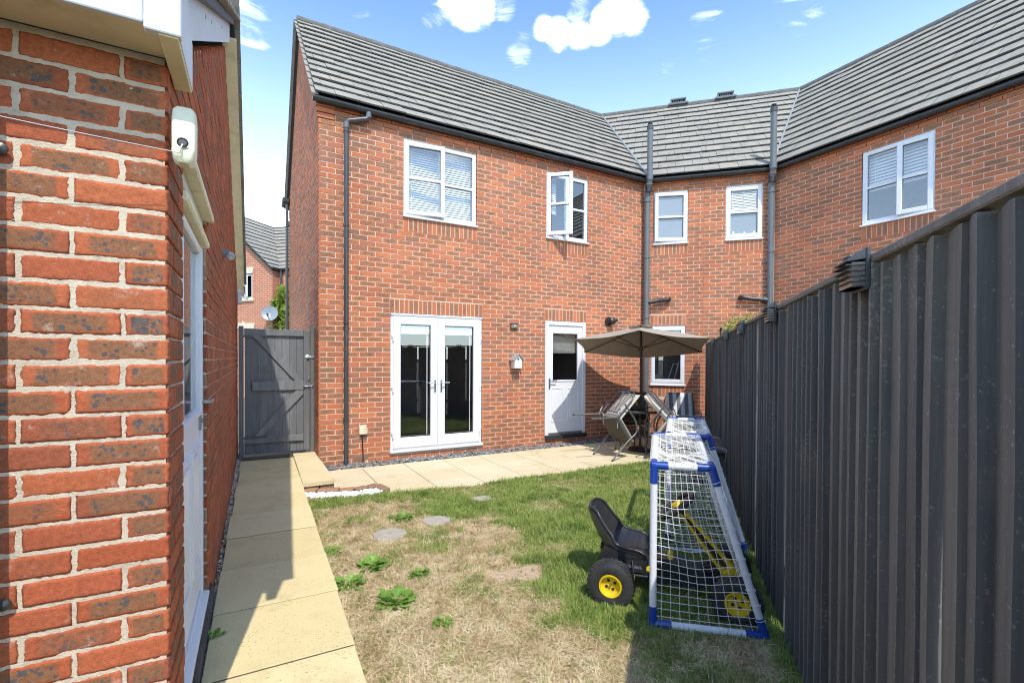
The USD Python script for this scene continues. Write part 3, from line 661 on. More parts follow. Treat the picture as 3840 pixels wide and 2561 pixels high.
# projecting courses under the eaves
cz = [CZ + COURSE, CZ + 2 * COURSE, CZ + 3 * COURSE]
for (W, a, b, ls, wl) in ((W1, XL + .21, MC[0] - .03, itA, wall1), (WM, .02, PARTY - .004, itA, wallM1), (WM, PARTY + .004, ML - .02, itB, wallM2), (WR, .02, 7.2, itB, wallR)):
    for k, pr in ((0, .018), (1, .036)):
        ls += [(wl, (W2, u0, u1, z0, z1, t, pr + p)) for (W2, u0, u1, z0, z1, t, p) in lay(W, a, b, cz[k] - .002, cz[k + 1] + .01, cz[k], phase=XL + k * .11)]
for k in range(4):                                        # kneeler at the corner
    zz = cz[0] - 2 * COURSE + k * COURSE
    itA.append((wall1, (W1, XL - (.0 + .012 * k if k else 0), XL + .21, zz + .005, zz + COURSE - .005, tone3(rng.random() * .5), .01 + .012 * k)))
# gable: joint lines run on round the corner
itA += [(wallG, b) for b in lay(WG, -GD, 0.0, -.3, gz(RIDGE_W), J, extent=lambda z: ((-GD + max(0, (z - gz(0)) / .955), -max(0, (z - gz(0)) / .955))), phase=-.1125)]
put(houseB, 'movement_joint', MB().wbox(WM, PARTY - .0035, PARTY + .0035, -.02, -.001, -.3, TOP), M['redmastic'])
place_bricks(houseA, itA); place_bricks(houseB, itB)

# ------------------------------------------------------------------ the terrace: roofs
tan8 = math.tan(math.pi / 8); sl = lambda din: (din + EW) / math.cos(ALPHA)
VU = XL - .055
polyA1 = [(VU, 0), (MC[0] - tan8 * EW, 0), (MC[0] + tan8 * RIDGE_W, SLOPE_LEN), (VU, SLOPE_LEN)]
polyA2 = [(tan8 * EW, 0), (PARTY, 0), (PARTY, SLOPE_LEN), (-tan8 * RIDGE_W, SLOPE_LEN)]
polyB1 = [(PARTY, 0), (ML - tan8 * EW, 0), (ML + tan8 * RIDGE_W, SLOPE_LEN), (PARTY, SLOPE_LEN)]
polyB2 = [(tan8 * EW, 0), (7.4, 0), (7.4, SLOPE_LEN), (-tan8 * RIDGE_W, SLOPE_LEN)]


def roof(house, parts, back):
    m = MB()
    for W, poly in parts: m.prism(poly, roof_map(W), -.05, -.02)
    for W, poly in back:
        q = roof_map(WF(W.p(0, -GD, 0), -W.t[:2])); m.prism(poly, q, -.05, -.02)
    r = put(house, 'roof', m, M['seal']); T = []
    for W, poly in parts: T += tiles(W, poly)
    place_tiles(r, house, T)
    return r


roofA = roof(houseA, [(W1, polyA1), (WM, polyA2)], [(W1, [(-MC[0] - 2.3, 0), (-VU, 0), (-VU, SLOPE_LEN), (-MC[0] - 1.15, SLOPE_LEN)])])
roofB = roof(houseB, [(WM, polyB1), (WR, polyB2)], [(WR, [(-7.4, 0), (2.3, 0), (1.15, SLOPE_LEN), (-7.4, SLOPE_LEN)])])


def ridge(roofp, W, u0, u1):
    k = max(1, round((u1 - u0) / .45)); st = (u1 - u0) / k
    for i in range(k):
        m = MB(); a = np.linspace(-.35, math.pi + .35, 9)
        P = [W.pts([(u, -RIDGE_W + math.cos(q) * r, RIDGE_Z + .0 + math.sin(q) * r) for q in a]) for u, r in ((u0 + i * st, .085), (u0 + (i + 1) * st, .08))]
        m.grid(np.stack(P)); m.grid(np.stack([P[0], P[0] * 0.0 + P[0].mean(0)])); put(roofp, 'ridge_tile', m, M['darkridge'], 40)


M['darkridge'] = pbr('ridge_tile', (0.10, 0.098, 0.09), 0.85, var=.2, scale=6, dirt=(.22, .21, .18), dscale=7, damt=.5)
ridge(roofA, W1, VU, MC[0] + tan8 * RIDGE_W); ridge(roofA, WM, -tan8 * RIDGE_W, PARTY); ridge(roofB, WM, PARTY, ML + tan8 * RIDGE_W); ridge(roofB, WR, -tan8 * RIDGE_W, 7.4)


def vent(roofp, W, u):
    m = MB(); z = RIDGE_Z + .03
    m.wbox(W, u - .19, u + .19, -RIDGE_W - .12, -RIDGE_W + .12, z + .10, z + .14, .01); m.wbox(W, u - .18, u - .155, -RIDGE_W - .1, -RIDGE_W + .1, z, z + .10); m.wbox(W, u + .155, u + .18, -RIDGE_W - .1, -RIDGE_W + .1, z, z + .10)
    for i in range(7): m.wbox(W, u - .17 + i * .042, u - .155 + i * .042, -RIDGE_W + .07, -RIDGE_W + .09, z, z + .10)
    m.wbox(W, u - .24, u + .24, -RIDGE_W - .14, -RIDGE_W + .14, z - .02, z + .03, .01); put(roofp, 'ridge_vent', m, M['greypipe'])


vent(roofA, WM, .78); vent(roofB, WM, 1.88)
for rp, W, s in ((roofA, W1, 1), (roofB, WR, -1)):        # pale strips along the two valleys
    f = roof_map(W); b = MC[0] if s == 1 else 0.0
    L = [(b + s * (tan8 * (t * math.cos(ALPHA) - EW)), t) for t in np.linspace(0, SLOPE_LEN, 12)]
    put(rp, 'valley_strip', MB().tube(f(np.array([(u, t, .045) for u, t in L])), .022, 6), M['lead'], True)
# verge: mortar-bedded undercloak and end tiles up the gable, ridge end
v = MB(); f = roof_map(W1)
for t in np.arange(0, SLOPE_LEN - .02, .31): v.bar(f(np.array([[VU - .004, t, -.0]]))[0], f(np.array([[VU - .004, t + .325, -.022]]))[0], .012, .085, up=(1, 0, 0))
q = roof_map(WF(W1.p(0, -GD, 0), -W1.t[:2]))
for t in np.arange(0, SLOPE_LEN - .02, .31): v.bar(q(np.array([[-VU + .004, t, .0]]))[0], q(np.array([[-VU + .004, t + .325, -.022]]))[0], .012, .1, up=(1, 0, 0))
put(roofA, 'verge', v, M['tile2']) if 'tile2' in M else put(roofA, 'verge', v, M['darkridge'])
# fascias and gutters
for h, W, a, b in ((houseA, W1, XL - .02, MC[0] - .03), (houseA, WM, .03, PARTY), (houseB, WM, PARTY + .003, ML - .03), (houseB, WR, .03, 7.2)):
    m = MB().wbox(W, a, b, -.02, .038, TOP, TOP + .085, .003); put(h, 'fascia', m, M['black'])
gutter(houseA, W1, XL - .085, MC[0] - .045); gutter(houseA, WM, .05, PARTY - .002); gutter(houseB, WM, PARTY + .002, ML - .05); gutter(houseB, WR, .05, 7.3)

# ------------------------------------------------------------------ the terrace: openings
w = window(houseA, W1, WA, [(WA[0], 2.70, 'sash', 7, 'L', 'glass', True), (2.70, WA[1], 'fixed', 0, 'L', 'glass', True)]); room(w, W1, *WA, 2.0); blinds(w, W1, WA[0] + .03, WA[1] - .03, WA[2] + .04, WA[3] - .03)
m = MB()
for u0, u1, ph in ((2.93, 3.14, 0.), (2.66, 2.74, 1.)):
    k = 40; uu = np.linspace(u0, u1, k); ww = -.23 + .02 * np.sin(np.arange(k) * 1.1 + ph); m.grid(np.stack([W1.pts(np.c_[uu, ww, np.full(k, z)]) for z in (WA[2], WA[3])]))
put(w, 'curtain', m, M['curtain'], True)
m = MB()
for (cu, r) in ((2.13, .08), (2.19, .1), (2.25, .09)):
    a = np.linspace(.3, math.pi - .3, 12); m.tube(W1.pts(np.c_[cu + .7 * r * np.cos(a), np.full(12, -.11), 4.17 + .06 * np.sin(a)]), .006, 5)
put(w, 'cable', m, M['cream_plastic'], True)
w = window(houseA, W1, WB, [(WB[0], 5.13, 'sash', 42, 'L', 'glass', True), (5.13, WB[1], 'fixed', 0, 'L', 'glass', True)]); room(w, W1, *WB, 2.2); blinds(w, W1, WB[0] + .03, 5.0, WB[2] + .04, WB[3] - .03, drop=.55, w=-.2)
w = window(houseA, WM, W3, [(W3[0], W3[1], 'sash', 6, 'R', 'obscure', True)]); room(w, WM, *W3, 1.0)
w = window(houseB, WM, W4, [(W4[0], W4[1], 'sash', 0, 'R', 'obscure', True)]); room(w, WM, *W4, 1.0); blinds(w, WM, W4[0] + .05, W4[1] - .05, W4[2] + .06, W4[3] - .05, drop=.45, w=-.045, step=.03)
for u, hgt in ((1.66, .10), (1.80, .05), (1.86, .08), (2.03, .09)):
    m = MB().lathe([(.0, 0), (.025, 0), (.022, hgt * .7), (.012, hgt * .8), (.012, hgt), (0, hgt)], WM.p(u, -.018, W4[2] + .085), n=12)
    put(w, 'bottle', m, M['blind'], 40)
w = window(houseB, WR, RW, [(RW[0], 1.96, 'fixed', 0, 'L', 'glass', True), (1.96, RW[1], 'sash', 7, 'R', 'glass', True)]); room(w, WR, *RW, 1.6, mat='roomskytint'); blinds(w, WR, RW[0] + .03, RW[1] - .03, RW[2] + .04, RW[3] - .03, drop=.52, step=.05)
w = window(houseA, WM, KW, [(KW[0], KW[1], 'sash', 0, 'L', 'glass', False)], name='kitchen_window'); room(w, WM, *KW, 2.0)
m = MB(); m.bar(WM.p(.62, -.4, 1.02), WM.p(.71, -.4, 1.42), .015, .015); m.bar(WM.p(.50, -.4, 1.05), WM.p(.60, -.4, 1.36), .01, .01); m.bar(WM.p(.60, -.4, 1.36), WM.p(.71, -.4, 1.36), .01, .01); put(w, 'worktop_rack', m, M['upvc'])


def handle(path, W, u, z, side, w=0.0, mat='chrome'):
    m = MB().wbox(W, u - .014, u + .014, w, w + .012, z - .12, z + .07, .004); m.tube(bend([W.p(u, w + .012, z + .03), W.p(u, w + .055, z + .03), W.p(u + side * .125, w + .055, z + .03)], .02), .009, 8); m.lathe([(.0, .0), (.011, .0), (.011, .006), (0, .006)], W.p(u, w + .012, z - .07), W.n, 12)
    put(path, 'handle', m, M[mat], 40)


# french doors
u0, u1, z0, z1 = FD; um = (u0 + u1) / 2 - .01
fd = put(houseA, 'french_door', ring(MB(), W1, u0 + .003, u1 - .003, z0 + .03, z1 - .012, .052, -.08, -.012), M['upvc'])
put(fd, 'sill', MB().wbox(W1, u0 - .012, u1 + .012, -.06, .04, z0 - .005, z0 + .03, .008), M['upvc']); put(fd, 'head_trim', MB().wbox(W1, u0 + .002, u1 - .002, -.02, .008, z1 - .03, z1 - .004, .004), M['upvc'])
for a, b, hs in ((u0 + .04, um - .002, -1), (um + .002, u1 - .04, 1)):
    lf = put(fd, 'door_leaf', ring(MB(), W1, a, b, z0 + .06, z1 - .05, .118, -.062, .008, .009, bottom=.16), M['upvc'])
    p = (a + .118, b - .118, z0 + .22, z1 - .168); pane(fd, W1, *p, -.03)
    g = MB(); bead(g, W1, *p, -.027, -.02, .009); put(fd, 'gasket', g, M['seal'])
    m = MB().wbox(W1, p[0] + .01, p[1] - .01, -.075, -.04, p[3] - .13, p[3] - .005, .006); m.wbox(W1, p[0] + .02, p[1] - .04, -.072, -.036, p[3] - .14, p[3] - .13); m.wbox(W1, p[1] - .05, p[1] - .038, -.06, -.05, p[2] + .02, p[3] - .14); put(fd, 'rolled_blind', m, M['blind'])
    handle(fd, W1, (b - .05) if hs < 0 else (a + .05), 1.05, hs, .009)
    for zz in (.3, 1.0, 1.78):
        uu = (a + .0) if hs < 0 else (b - .0); m = MB().wbox(W1, uu - .028, uu + .028, -.01, .016, zz, zz + .045, .005); m.wbox(W1, uu - .012 - hs * .0, uu + .012, .0, .02, zz - .06, zz + .06, .006); put(fd, 'hinge', m, M['upvc'])
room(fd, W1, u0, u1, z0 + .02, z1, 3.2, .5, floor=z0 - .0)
# back door
u0, u1, z0, z1 = BD
bd = put(houseA, 'back_door', ring(MB(), W1, u0 + .003, u1 - .003, z0 + .03, z1 - .004, .072, -.08, .004, bottom=.02), M['upvc'])
a, b, c, d = u0 + .078, u1 - .078, z0 + .05, z1 - .08; ga, gb, gc, gd = a + .10, b - .10, 1.075, d - .14
m = MB(); m.wbox(W1, a, b, -.062, -.02, c, gc - .03, .004); m.wbox(W1, a, ga - .03, -.062, -.02, gc - .03, d, .004); m.wbox(W1, gb + .03, b, -.062, -.02, gc - .03, d, .004); m.wbox(W1, ga - .03, gb + .03, -.062, -.02, gd + .03, d, .004)
leaf = put(bd, 'door_leaf', m, M['upvc']); m = ring(MB(), W1, ga - .032, gb + .032, gc - .032, gd + .032, .034, -.05, -.008, .008); put(bd, 'glazing_bead', m, M['upvc']); pane(bd, W1, ga, gb, gc, gd, -.03)
for pa, pb in ((a + .07, (a + b) / 2 - .05), ((a + b) / 2 + .05, b - .07)):
    m = ring(MB(), W1, pa, pb, .32, .93, .018, -.025, -.011, .006); m.wbox(W1, pa + .045, pb - .045, -.024, -.013, .365, .885, .008); put(bd, 'door_panel', m, M['upvc'])
put(bd, 'blind', MB().wbox(W1, ga - .02, gb + .02, -.14, -.13, gd - .36, gd + .02), M['greyplane']); put(bd, 'threshold', MB().wbox(W1, a, b, -.06, .008, c - .03, c + .022, .004), M['steel']); put(bd, 'step', MB().wbox(W1, u0 + .0, u1 + .01, -.05, .045, z0 - .035, z0 + .03, .006), M['seal'])  # the blind is an added grey plane that pales the upper pane
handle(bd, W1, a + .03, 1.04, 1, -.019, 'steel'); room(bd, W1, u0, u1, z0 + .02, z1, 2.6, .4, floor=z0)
# blue-white inner wall seen through the back door
# rainwater and soil pipes
r = .034
pipe(houseA, 'downpipe', bend([W1.p(1.52, .095, 5.02), W1.p(1.52, .095, 4.93), W1.p(1.217, .055, 4.84), W1.p(1.217, .055, 4.7), W1.p(1.217, .055, -.12)], .05), r, M['darkpipe'], [W1.p(1.217, .055, z) for z in (4.70, 3.362, 1.967, .591)], W1.n)
m = MB().tube([W1.p(1.52, .095, 5.03), W1.p(1.52, .095, 4.94)], r + .006, 14); m.tube([W1.p(1.217, .055, 4.82), W1.p(1.217, .055, 4.74)], r + .006, 14); put(houseA, 'pipe_socket', m, M['greypipe'], 40)
def soil(house, lo, hi, zb, zt, br):
    lo, hi = np.array(lo), np.array(hi); P = lambda q, z: np.array([q[0], q[1], z])
    m = MB().tube(bend([P(lo, zb), P(lo, 4.72), P(hi, 5.0), P(hi, zt)], .07), .055, 18)
    for z in (2.30, 3.5, 4.62): m.tube([P(lo, z - .015), P(lo, z + .015)], .066, 18)
    for z, q in ((4.68, lo), (5.06, hi)): m.tube([P(q, z - .06), P(q, z + .05)], .064, 18)
    sp = put(house, 'soil_pipe', m, M['greypipe'], 40)
    m = MB().tube([P(lo * .5 + hi * .5, 4.78), P(lo * .5 + hi * .5, 4.93)], .062, 18); put(sp, 'pipe_bend', m, M['black'], 40)
    m = MB()
    for z in (4.80, 4.92): a = np.linspace(0, 2 * math.pi, 20); c = lo + (hi - lo) * (z - 4.72) / .28; m.tube(np.c_[c[0] + .068 * np.cos(a), c[1] + .068 * np.sin(a), np.full(20, z)], .006, 5)
    put(sp, 'pipe_clip', m, M['lead'], True)
    m = MB().tube([P(hi, zt - .06), P(hi, zt + .02)], .062, 18)
    for k in range(8): a = k * math.pi / 4; m.bar(P(hi, zt + .02) + .045 * np.array([math.cos(a), math.sin(a), 0]), P(hi, zt + .075) + .03 * np.array([math.cos(a), math.sin(a), 0]), .01, .01, up=(1, .3, 0))
    m.tube([P(hi, zt + .07), P(hi, zt + .085)], .045, 14); put(sp, 'vent_cowl', m, M['darkpipe'], 40)
    m = MB().tube(bend(br, .05), .042, 14); m.tube([br[0] + (br[1] - br[0]) * .02, br[0] + (br[1] - br[0]) * .28], .052, 14); put(sp, 'branch_pipe', m, M['black'], 40)
n45 = np.array([-.7071, -.7071, 0])
soil(houseA, (6.985, 7.045), (6.935, 6.93), -.1, 6.05, [np.array([7.0, 7.03, 2.6]), WM.p(.28, .08, 2.63), WM.p(.49, .08, 2.66), WM.p(.49, -.02, 2.66)])
lo = WM.p(2.30, .075, 0)[:2]; hi = WM.p(2.30, .21, 0)[:2]
soil(houseB, lo, hi, .8, 6.1, [WM.p(2.25, .075, 2.59), WM.p(2.0, .08, 2.62), WM.p(1.80, .08, 2.66), WM.p(1.80, -.02, 2.66)])
pipe(houseA, 'gable_downpipe', [WG.p(-5.35, .06, 5.2), WG.p(-5.35, .06, 0)], .034, M['darkpipe'], [WG.p(-5.35, .06, z) for z in (4.6, 3.4)], WG.n)
m = MB().wbox(WG, -5.75, -5.28, .0, .16, 5.12, 5.24, .02); put(houseA, 'gutter_end', m, M['black'])
# flue, air brick, vent holes
m = MB().lathe([(.0, .02), (.085, .02), (.09, .0), (.075, -.01)], W1.p(6.10, .015, 2.19), W1.n, 20); m.lathe([(.055, 0), (.06, .07), (.075, .1), (.055, .13), (.03, .14), (0, .14)], W1.p(6.10, .02, 2.19), W1.n + np.array([.25, 0, .1]), 16); m.tube([W1.p(6.13, .13, 2.2), W1.p(6.19, .17, 2.22)], .03, 10); put(houseA, 'flue', m, M['black'], 40)
m = MB(); m.wbox(W1, 1.325, 1.535, -.01, .003, -.03, .04, .002)
for i in range(7):
    for k in range(3): m.wbox(W1, 1.345 + i * .026, 1.358 + i * .026, .002, .004, -.018 + k * .019, -.008 + k * .019)
put(houseA, 'air_brick', m, M['edging'])
# ------------------------------------------------------------------ the garage on the left
ph = math.radians(-.62); GC = np.array([-.214, 1.77])
GT, GS = np.array([math.cos(ph), math.sin(ph)]), np.array([-math.sin(ph), math.cos(ph)])
WF_ = WF(GC, GT); WS = WF(GC, GS)                          # front face (u negative to the left), side face (u away from the camera)
GL, GMID, GE, GP = 6.25, 3.06, 2.40, .575
garage = thing('garage', 'red brick garage close by on the left with a half-glazed white side door', 'garage', (-.214, 1.77, 0))
DO = (.342, 1.34, .10, 2.235)
gFront = put(garage, 'front_wall', sheet(WF_, -2.6, -.008, -.2, 2.37, [], w=-.0022), M['nearmortar'])
ge = lambda u: GE + min(u, GL - u) * GP
m = sheet(WS, .008, GL, -.2, GE - .02, [DO], w=-.007)
P = np.array([(0.008, -.007, GE - .02), (GL, -.007, GE - .02), (GL / 2, -.007, ge(GL / 2))]); m.add(WS.pts(P), [(0, 1, 2)])
gSide = put(garage, 'side_wall', m, M['nearmortar'])
JG = 1.531
it = [(gFront, b) for b in lay(WF_, -.9, 0, .4, 2.365, JG, course=.075, phase=-.1125 + .003, jitter=.0015, gap=.0052)]
it += [(gFront, b) for b in lay(WF_, -2.6, -.905, -.1, 2.365, JG, course=.075, phase=-.1125 + .005)]
it += [(gSide, b) for b in lay(WS, 0.004, GL, -.1, ge(GL / 2), JG, gap=.0052, holes=[DO, (DO[0] - .03, DO[1] + .03, DO[3], DO[3] + .075)], course=.075, phase=.0,
       extent=lambda z: (max(.004, (z - GE) / GP), GL - max(0, (z - GE) / GP)))]
place_bricks(garage, it, mat='nearbrick', fine=lambda W, u0, u1, z0, z1: (W is WF_ and u0 > -.91) or (W is WS and u1 < .36))
# eaves at the front: soffit, fascia, boxed end, gutter strip
put(garage, 'soffit', MB().wbox(WF_, -2.6, -.0, .002, .18, 2.372, 2.384), M['cream'])
put(garage, 'fascia', MB().wbox(WF_, -2.6, -.03, .166, .184, 2.362, 2.60, .003), M['fascia'])
m = MB().wbox(WF_, -.028, .055, .160, .190, 2.345, 2.62, .003); put(garage, 'fascia_joint', m, M['fascia'])
m = MB()                                                   # boxed end that carries the soffit round the corner
m.prism([(-.188, 2.352), (.13, 2.352), (.13, 2.50), (-.188, 2.68)], lambda a: WS.pts(np.c_[a[:, 0], a[:, 2], a[:, 1]]), .004, .05); put(garage, 'boxed_end', m, M['fascia'])
put(garage, 'boxed_end_base', MB().wbox(WS, -.18, .125, .002, .048, 2.342, 2.351, .002), M['cream'])
# barge boards up the gable: the near slope white, the far one cream under grey tiles
def slope(u, off, w): return WS.p(u, w, GE + min(u, GL - u) * GP + off)
m = MB(); m.prism([(.13, GE + .13 * GP + .04), (GL / 2 - .002, ge(GL / 2) + .04), (GL / 2 - .002, ge(GL / 2) + .225), (-.188, GE - .188 * GP + .225), (-.188, GE + .04), ], lambda a: WS.pts(np.c_[a[:, 0], a[:, 2], a[:, 1]]), .012, .034); bb = put(garage, 'barge_board', m, M['fascia'])
for u, k in ((.80, .15), (1.15, .14), (2.0, .14)): put(bb, 'fixing', MB().lathe([(0, .003), (.009, .002), (.01, 0)], slope(u, k, .034), WS.n, 10), M['steel'])
put(garage, 'barge_board', MB().bar(slope(GL / 2 + .01, .09, .03), slope(GL + .1, -.1 * GP * 0 + .09 - .1 * GP, .03), .034, .11, up=(1, 0, 0)), M['cream'])
put(garage, 'boxed_end', MB().wbox(WS, GL - .05, GL + .14, .0, .05, GE - .15, GE + .12, .004), M['fascia'])
fr = lambda a: WF(WF_.p(0, 0, 0), WF_.t[:2])
al = math.atan(GP); GSL = (GL / 2 + .2) / math.cos(al)
rf = roof_map(WF_, ez=GE - .2 * GP + .27, ew=.2, al=al); rb = roof_map(WF(WS.p(GL, 0, 0), -WF_.t[:2]), ez=GE - .2 * GP + .27, ew=.2, al=al)
gp = [(-2.6, 0), (.07, 0), (.07, GSL), (-2.6, GSL)]; gq = [(-.07, 0), (2.6, 0), (2.6, GSL), (-.07, GSL)]
m = MB().prism(gp, rf, -.06, -.02); m.prism(gq, rb, -.06, -.02); gr = put(garage, 'roof', m, M['seal'])
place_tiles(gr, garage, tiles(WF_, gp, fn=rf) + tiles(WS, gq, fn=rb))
m = MB()
for t in np.arange(0, GSL - .05, .31): m.bar(rb(np.array([[-.075, t, .01]]))[0], rb(np.array([[-.075, t + .325, -.012]]))[0], .014, .075, up=(1, 0, 0)); m.bar(rf(np.array([[.075, t, .01]]))[0], rf(np.array([[.075, t + .325, -.012]]))[0], .014, .075, up=(1, 0, 0))
put(gr, 'verge', m, M['tilemono'])
m = MB().tube([WS.p(GL / 2, -.5, ge(GL / 2) + .32), WS.p(GL / 2, .075, ge(GL / 2) + .32)], .1, 12); put(gr, 'ridge_tile', m, M['tilemono'], 40)
pipe(garage, 'gutter', [WS.p(GL + .19, -.5, GE + .08), WS.p(GL + .19, .09, GE + .08)], .055, M['black'])
# downpipe just left of the frame and its brackets
pipe(garage, 'downpipe', [WF_.p(-.408, .10, 2.34), WF_.p(-.408, .10, -.1)], .034, M['black'])
for z in (2.022, .809): put(garage, 'pipe_bracket', MB().wbox(WF_, -.44, -.357, .006, .022, z - .010, z + .010, .007).lathe([(0, .012), (.006, .011), (.014, .008), (.016, 0)], WF_.p(-.360, .014, z), WF_.n, 14), M['black'], 40)
# side door
Wd = WS; u0, u1, z0, z1 = DO
sd = put(garage, 'side_door', ring(MB(), Wd, u0 + .003, u1 - .003, z0 + .08, z1 - .003, .05, -.09, -.022, bottom=.02), M['upvc'])
a, b, c, d = u0 + .055, u1 - .055, z0 + .11, z1 - .055; ga, gb, gc, gd = a + .105, b - .105, 1.20, d - .17
m = MB(); m.wbox(Wd, a, b, -.075, -.036, c, gc - .03, .004); m.wbox(Wd, a, ga - .03, -.075, -.036, gc - .03, d, .004); m.wbox(Wd, gb + .03, b, -.075, -.036, gc - .03, d, .004); m.wbox(Wd, ga - .03, gb + .03, -.075, -.036, gd + .03, d, .004)
put(sd, 'door_leaf', m, M['upvc']); put(sd, 'glazing_bead', ring(MB(), Wd, ga - .035, gb + .035, gc - .035, gd + .035, .037, -.05, -.016, .01), M['upvc']); pane(sd, Wd, ga, gb, gc, gd, -.04)
for pa, pb in ((a + .09, (a + b) / 2 - .04), ((a + b) / 2 + .04, b - .09)):
    m = ring(MB(), Wd, pa, pb, .42, 1.03, .02, -.04, -.022, .008); m.wbox(Wd, pa + .05, pb - .05, -.04, -.026, .47, .98, .01); put(sd, 'door_panel', m, M['upvc'])
put(sd, 'rain_bar', MB().wbox(Wd, a - .02, b + .02, -.04, .012, gd + .05, gd + .085, .008), M['cream']); put(sd, 'head_strip', MB().wbox(Wd, u0 - .02, u1 + .02, -.03, .030, z1 - .02, z1 + .012, .006), M['cream']); put(sd, 'lintel', MB().wbox(Wd, u0 - .02, u1 + .04, -.06, .010, z1 + .014, z1 + .07), M['greypipe'])
handle(sd, Wd, b - .02, 1.2, 1, -.036, 'steel'); put(sd, 'threshold', MB().wbox(Wd, u0 + .01, u1 - .01, -.09, .006, z0 + .06, z0 + .085, .004), M['upvc'])
put(sd, 'step', MB().wbox(Wd, u0 + .22, u1 + .13, -.085, .020, .055, .168, .012), M['oldwood']); room(sd, Wd, u0, u1, z0 + .05, z1, 2.2, .25, floor=z0)

# retractable washing line on the garage corner
b0 = WF_.p(.02, .035, 2.14)
wl = thing('washing_line', 'cream retractable washing line reel on the garage corner with its cord pulled out', 'washing line', b0)
Wl = WF(WF_.p(.046, .0, -.03), WF_.t[:2])
m = MB(); sec = []
for z, hw, dp, w0 in ((2.075, .012, .055, .02), (2.085, .026, .07, .012), (2.11, .030, .075, .01), (2.115, .030, .062, .01), (2.20, .031, .058, .008), (2.235, .029, .05, .008), (2.248, .02, .035, .012)):
    sec.append([Wl.p(sx * hw * .0 + math.copysign(abs(math.cos(t)) ** .35, math.cos(t)) * hw, w0 + dp / 2 + math.copysign(abs(math.sin(t)) ** .35, math.sin(t)) * dp / 2, z) for t in np.linspace(0, 2 * math.pi, 25) for sx in (1,)])
m.grid(np.array(sec)); m.grid(np.array([sec[-1], [np.mean(sec[-1], 0)] * 25])); m.grid(np.array([[np.mean(sec[0], 0)] * 25, sec[0]])); put(wl, 'housing', m, M['cream_plastic'], 35)
put(wl, 'cord_hole', MB().lathe([(.0, .001), (.010, .001), (.013, .004), (.015, 0)], Wl.p(0, .086, 2.128), Wl.n + np.array([0, 0, .1]), 16), M['black'], 40)
put(wl, 'hook', MB().tube([Wl.p(0, .088, 2.122), Wl.p(-.004, .094, 2.108), Wl.p(-.006, .09, 2.096)], .0022, 6).lathe([(0, .006), (.006, .004), (.007, 0)], Wl.p(-.004, .075, 2.094), (0, -1, -.3), 10), M['cream_plastic'], True)
a = np.linspace(0, 1, 14); c0, c1 = Wl.p(-.006, .088, 2.096), np.array([-1.25, 1.60, 2.10]); put(wl, 'cord', MB().tube(c0 + (c1 - c0) * a[:, None] - np.c_[0 * a, 0 * a, .04 * a * (1 - a)], .0011, 6), M['cordgrey'], True)
# small clear lamp on the garage side wall
lp = WS.p(2.72, .04, 2.31)
t = thing('wall_lamp', 'small clear lamp stuck high on the garage side wall', 'lamp', lp)
put(t, 'mount', MB().lathe([(0, 0), (.035, 0), (.03, .03), (.02, .04)], WS.p(2.72, 0, 2.31), WS.n, 14), M['greypipe'], 40); put(t, 'shade', MB().lathe([(.015, .03), (.032, .04), (.036, .065), (.022, .085), (0, .09)], WS.p(2.72, 0, 2.315), WS.n + np.array([0, 0, -.5]), 16), M['clear'], 40)

# ------------------------------------------------------------------ the side gate
GY = 7.6; PZ = .07
WGt = WF((0, GY), (1, 0))
def gbox(mb, u0, u1, w0, w1, z0, z1): return mb.wbox(WGt, u0, u1, w0, w1, z0, z1, .004)
def tonedput(parent, name, mb, mat, t=None, **k):
    mb.tone = [np.tile((rng.random() if t is None else t, 0, 0), (mb.n, 1))]; return put(parent, name, mb, mat, **k)
for nm, a, b, zt, lab in (('gate_post', -.128, -.068, 1.90, 'grey timber post fixed to the garage wall, hinging the side gate'), ('gate_post', .792, .848, 1.92, 'grey timber gate post against the house corner, on the latch side')):
    t = thing(nm, lab, 'gate post', ((a + b) / 2, GY, PZ)); tonedput(t, 'timber', gbox(MB(), a, b, -.05, .03, PZ - .04, zt), M['gate'], .3)
gate = thing('side_gate', 'grey painted timber side gate of boards with two braces and silver bolts', 'gate', (.36, GY, PZ))
bx = np.linspace(-.055, .70, 9)
for i in range(8): tonedput(gate, 'board', gbox(MB(), bx[i] + .0004, bx[i + 1] - .0004, -.03, -.010, PZ + .03, 1.80), M['gate'])
tonedput(gate, 'stile', gbox(MB(), .70, .782, -.03, .012, PZ + .04, 1.868), M['gate'], .5)
tonedput(gate, 'rail', gbox(MB(), -.06, .698, -.012, .022, 1.775, 1.868), M['gate'], .7); tonedput(gate, 'rail', gbox(MB(), .035, .698, -.01, .026, .995, 1.125), M['gate'], .9); tonedput(gate, 'rail', gbox(MB(), -.06, .698, -.01, .024, .25, .338), M['gate'], .8)
def gpoly(poly): return MB().prism(poly, lambda a: WGt.pts(np.c_[a[:, 0], a[:, 2], a[:, 1]]), -.009, .018)
tonedput(gate, 'brace', gpoly([(.035, 1.774), (.14, 1.774), (.69, 1.126), (.585, 1.126)]), M['gate'], .75); tonedput(gate, 'brace', gpoly([(.05, .339), (.155, .339), (.695, .93), (.695, .994), (.60, .994)]), M['gate'], .85)
for z, L in ((1.05, .10), (1.475, .04)):
    m = MB().tube([WGt.p(.70 if z < 1.2 else .752, .034, z), WGt.p(.835, .034, z)], .007, 8)
    for u in ((.705, .775, .825) if z < 1.2 else (.755, .79, .825)): m.wbox(WGt, u - .012, u + .012, .012, .046, z - .016, z + .016, .003)
    if z > 1.2: m.lathe([(0, .012), (.03, .01), (.034, 0)], WGt.p(.752, .014, z + .005), WGt.n, 16)
    put(gate, 'bolt', m, M['chrome'], 40)
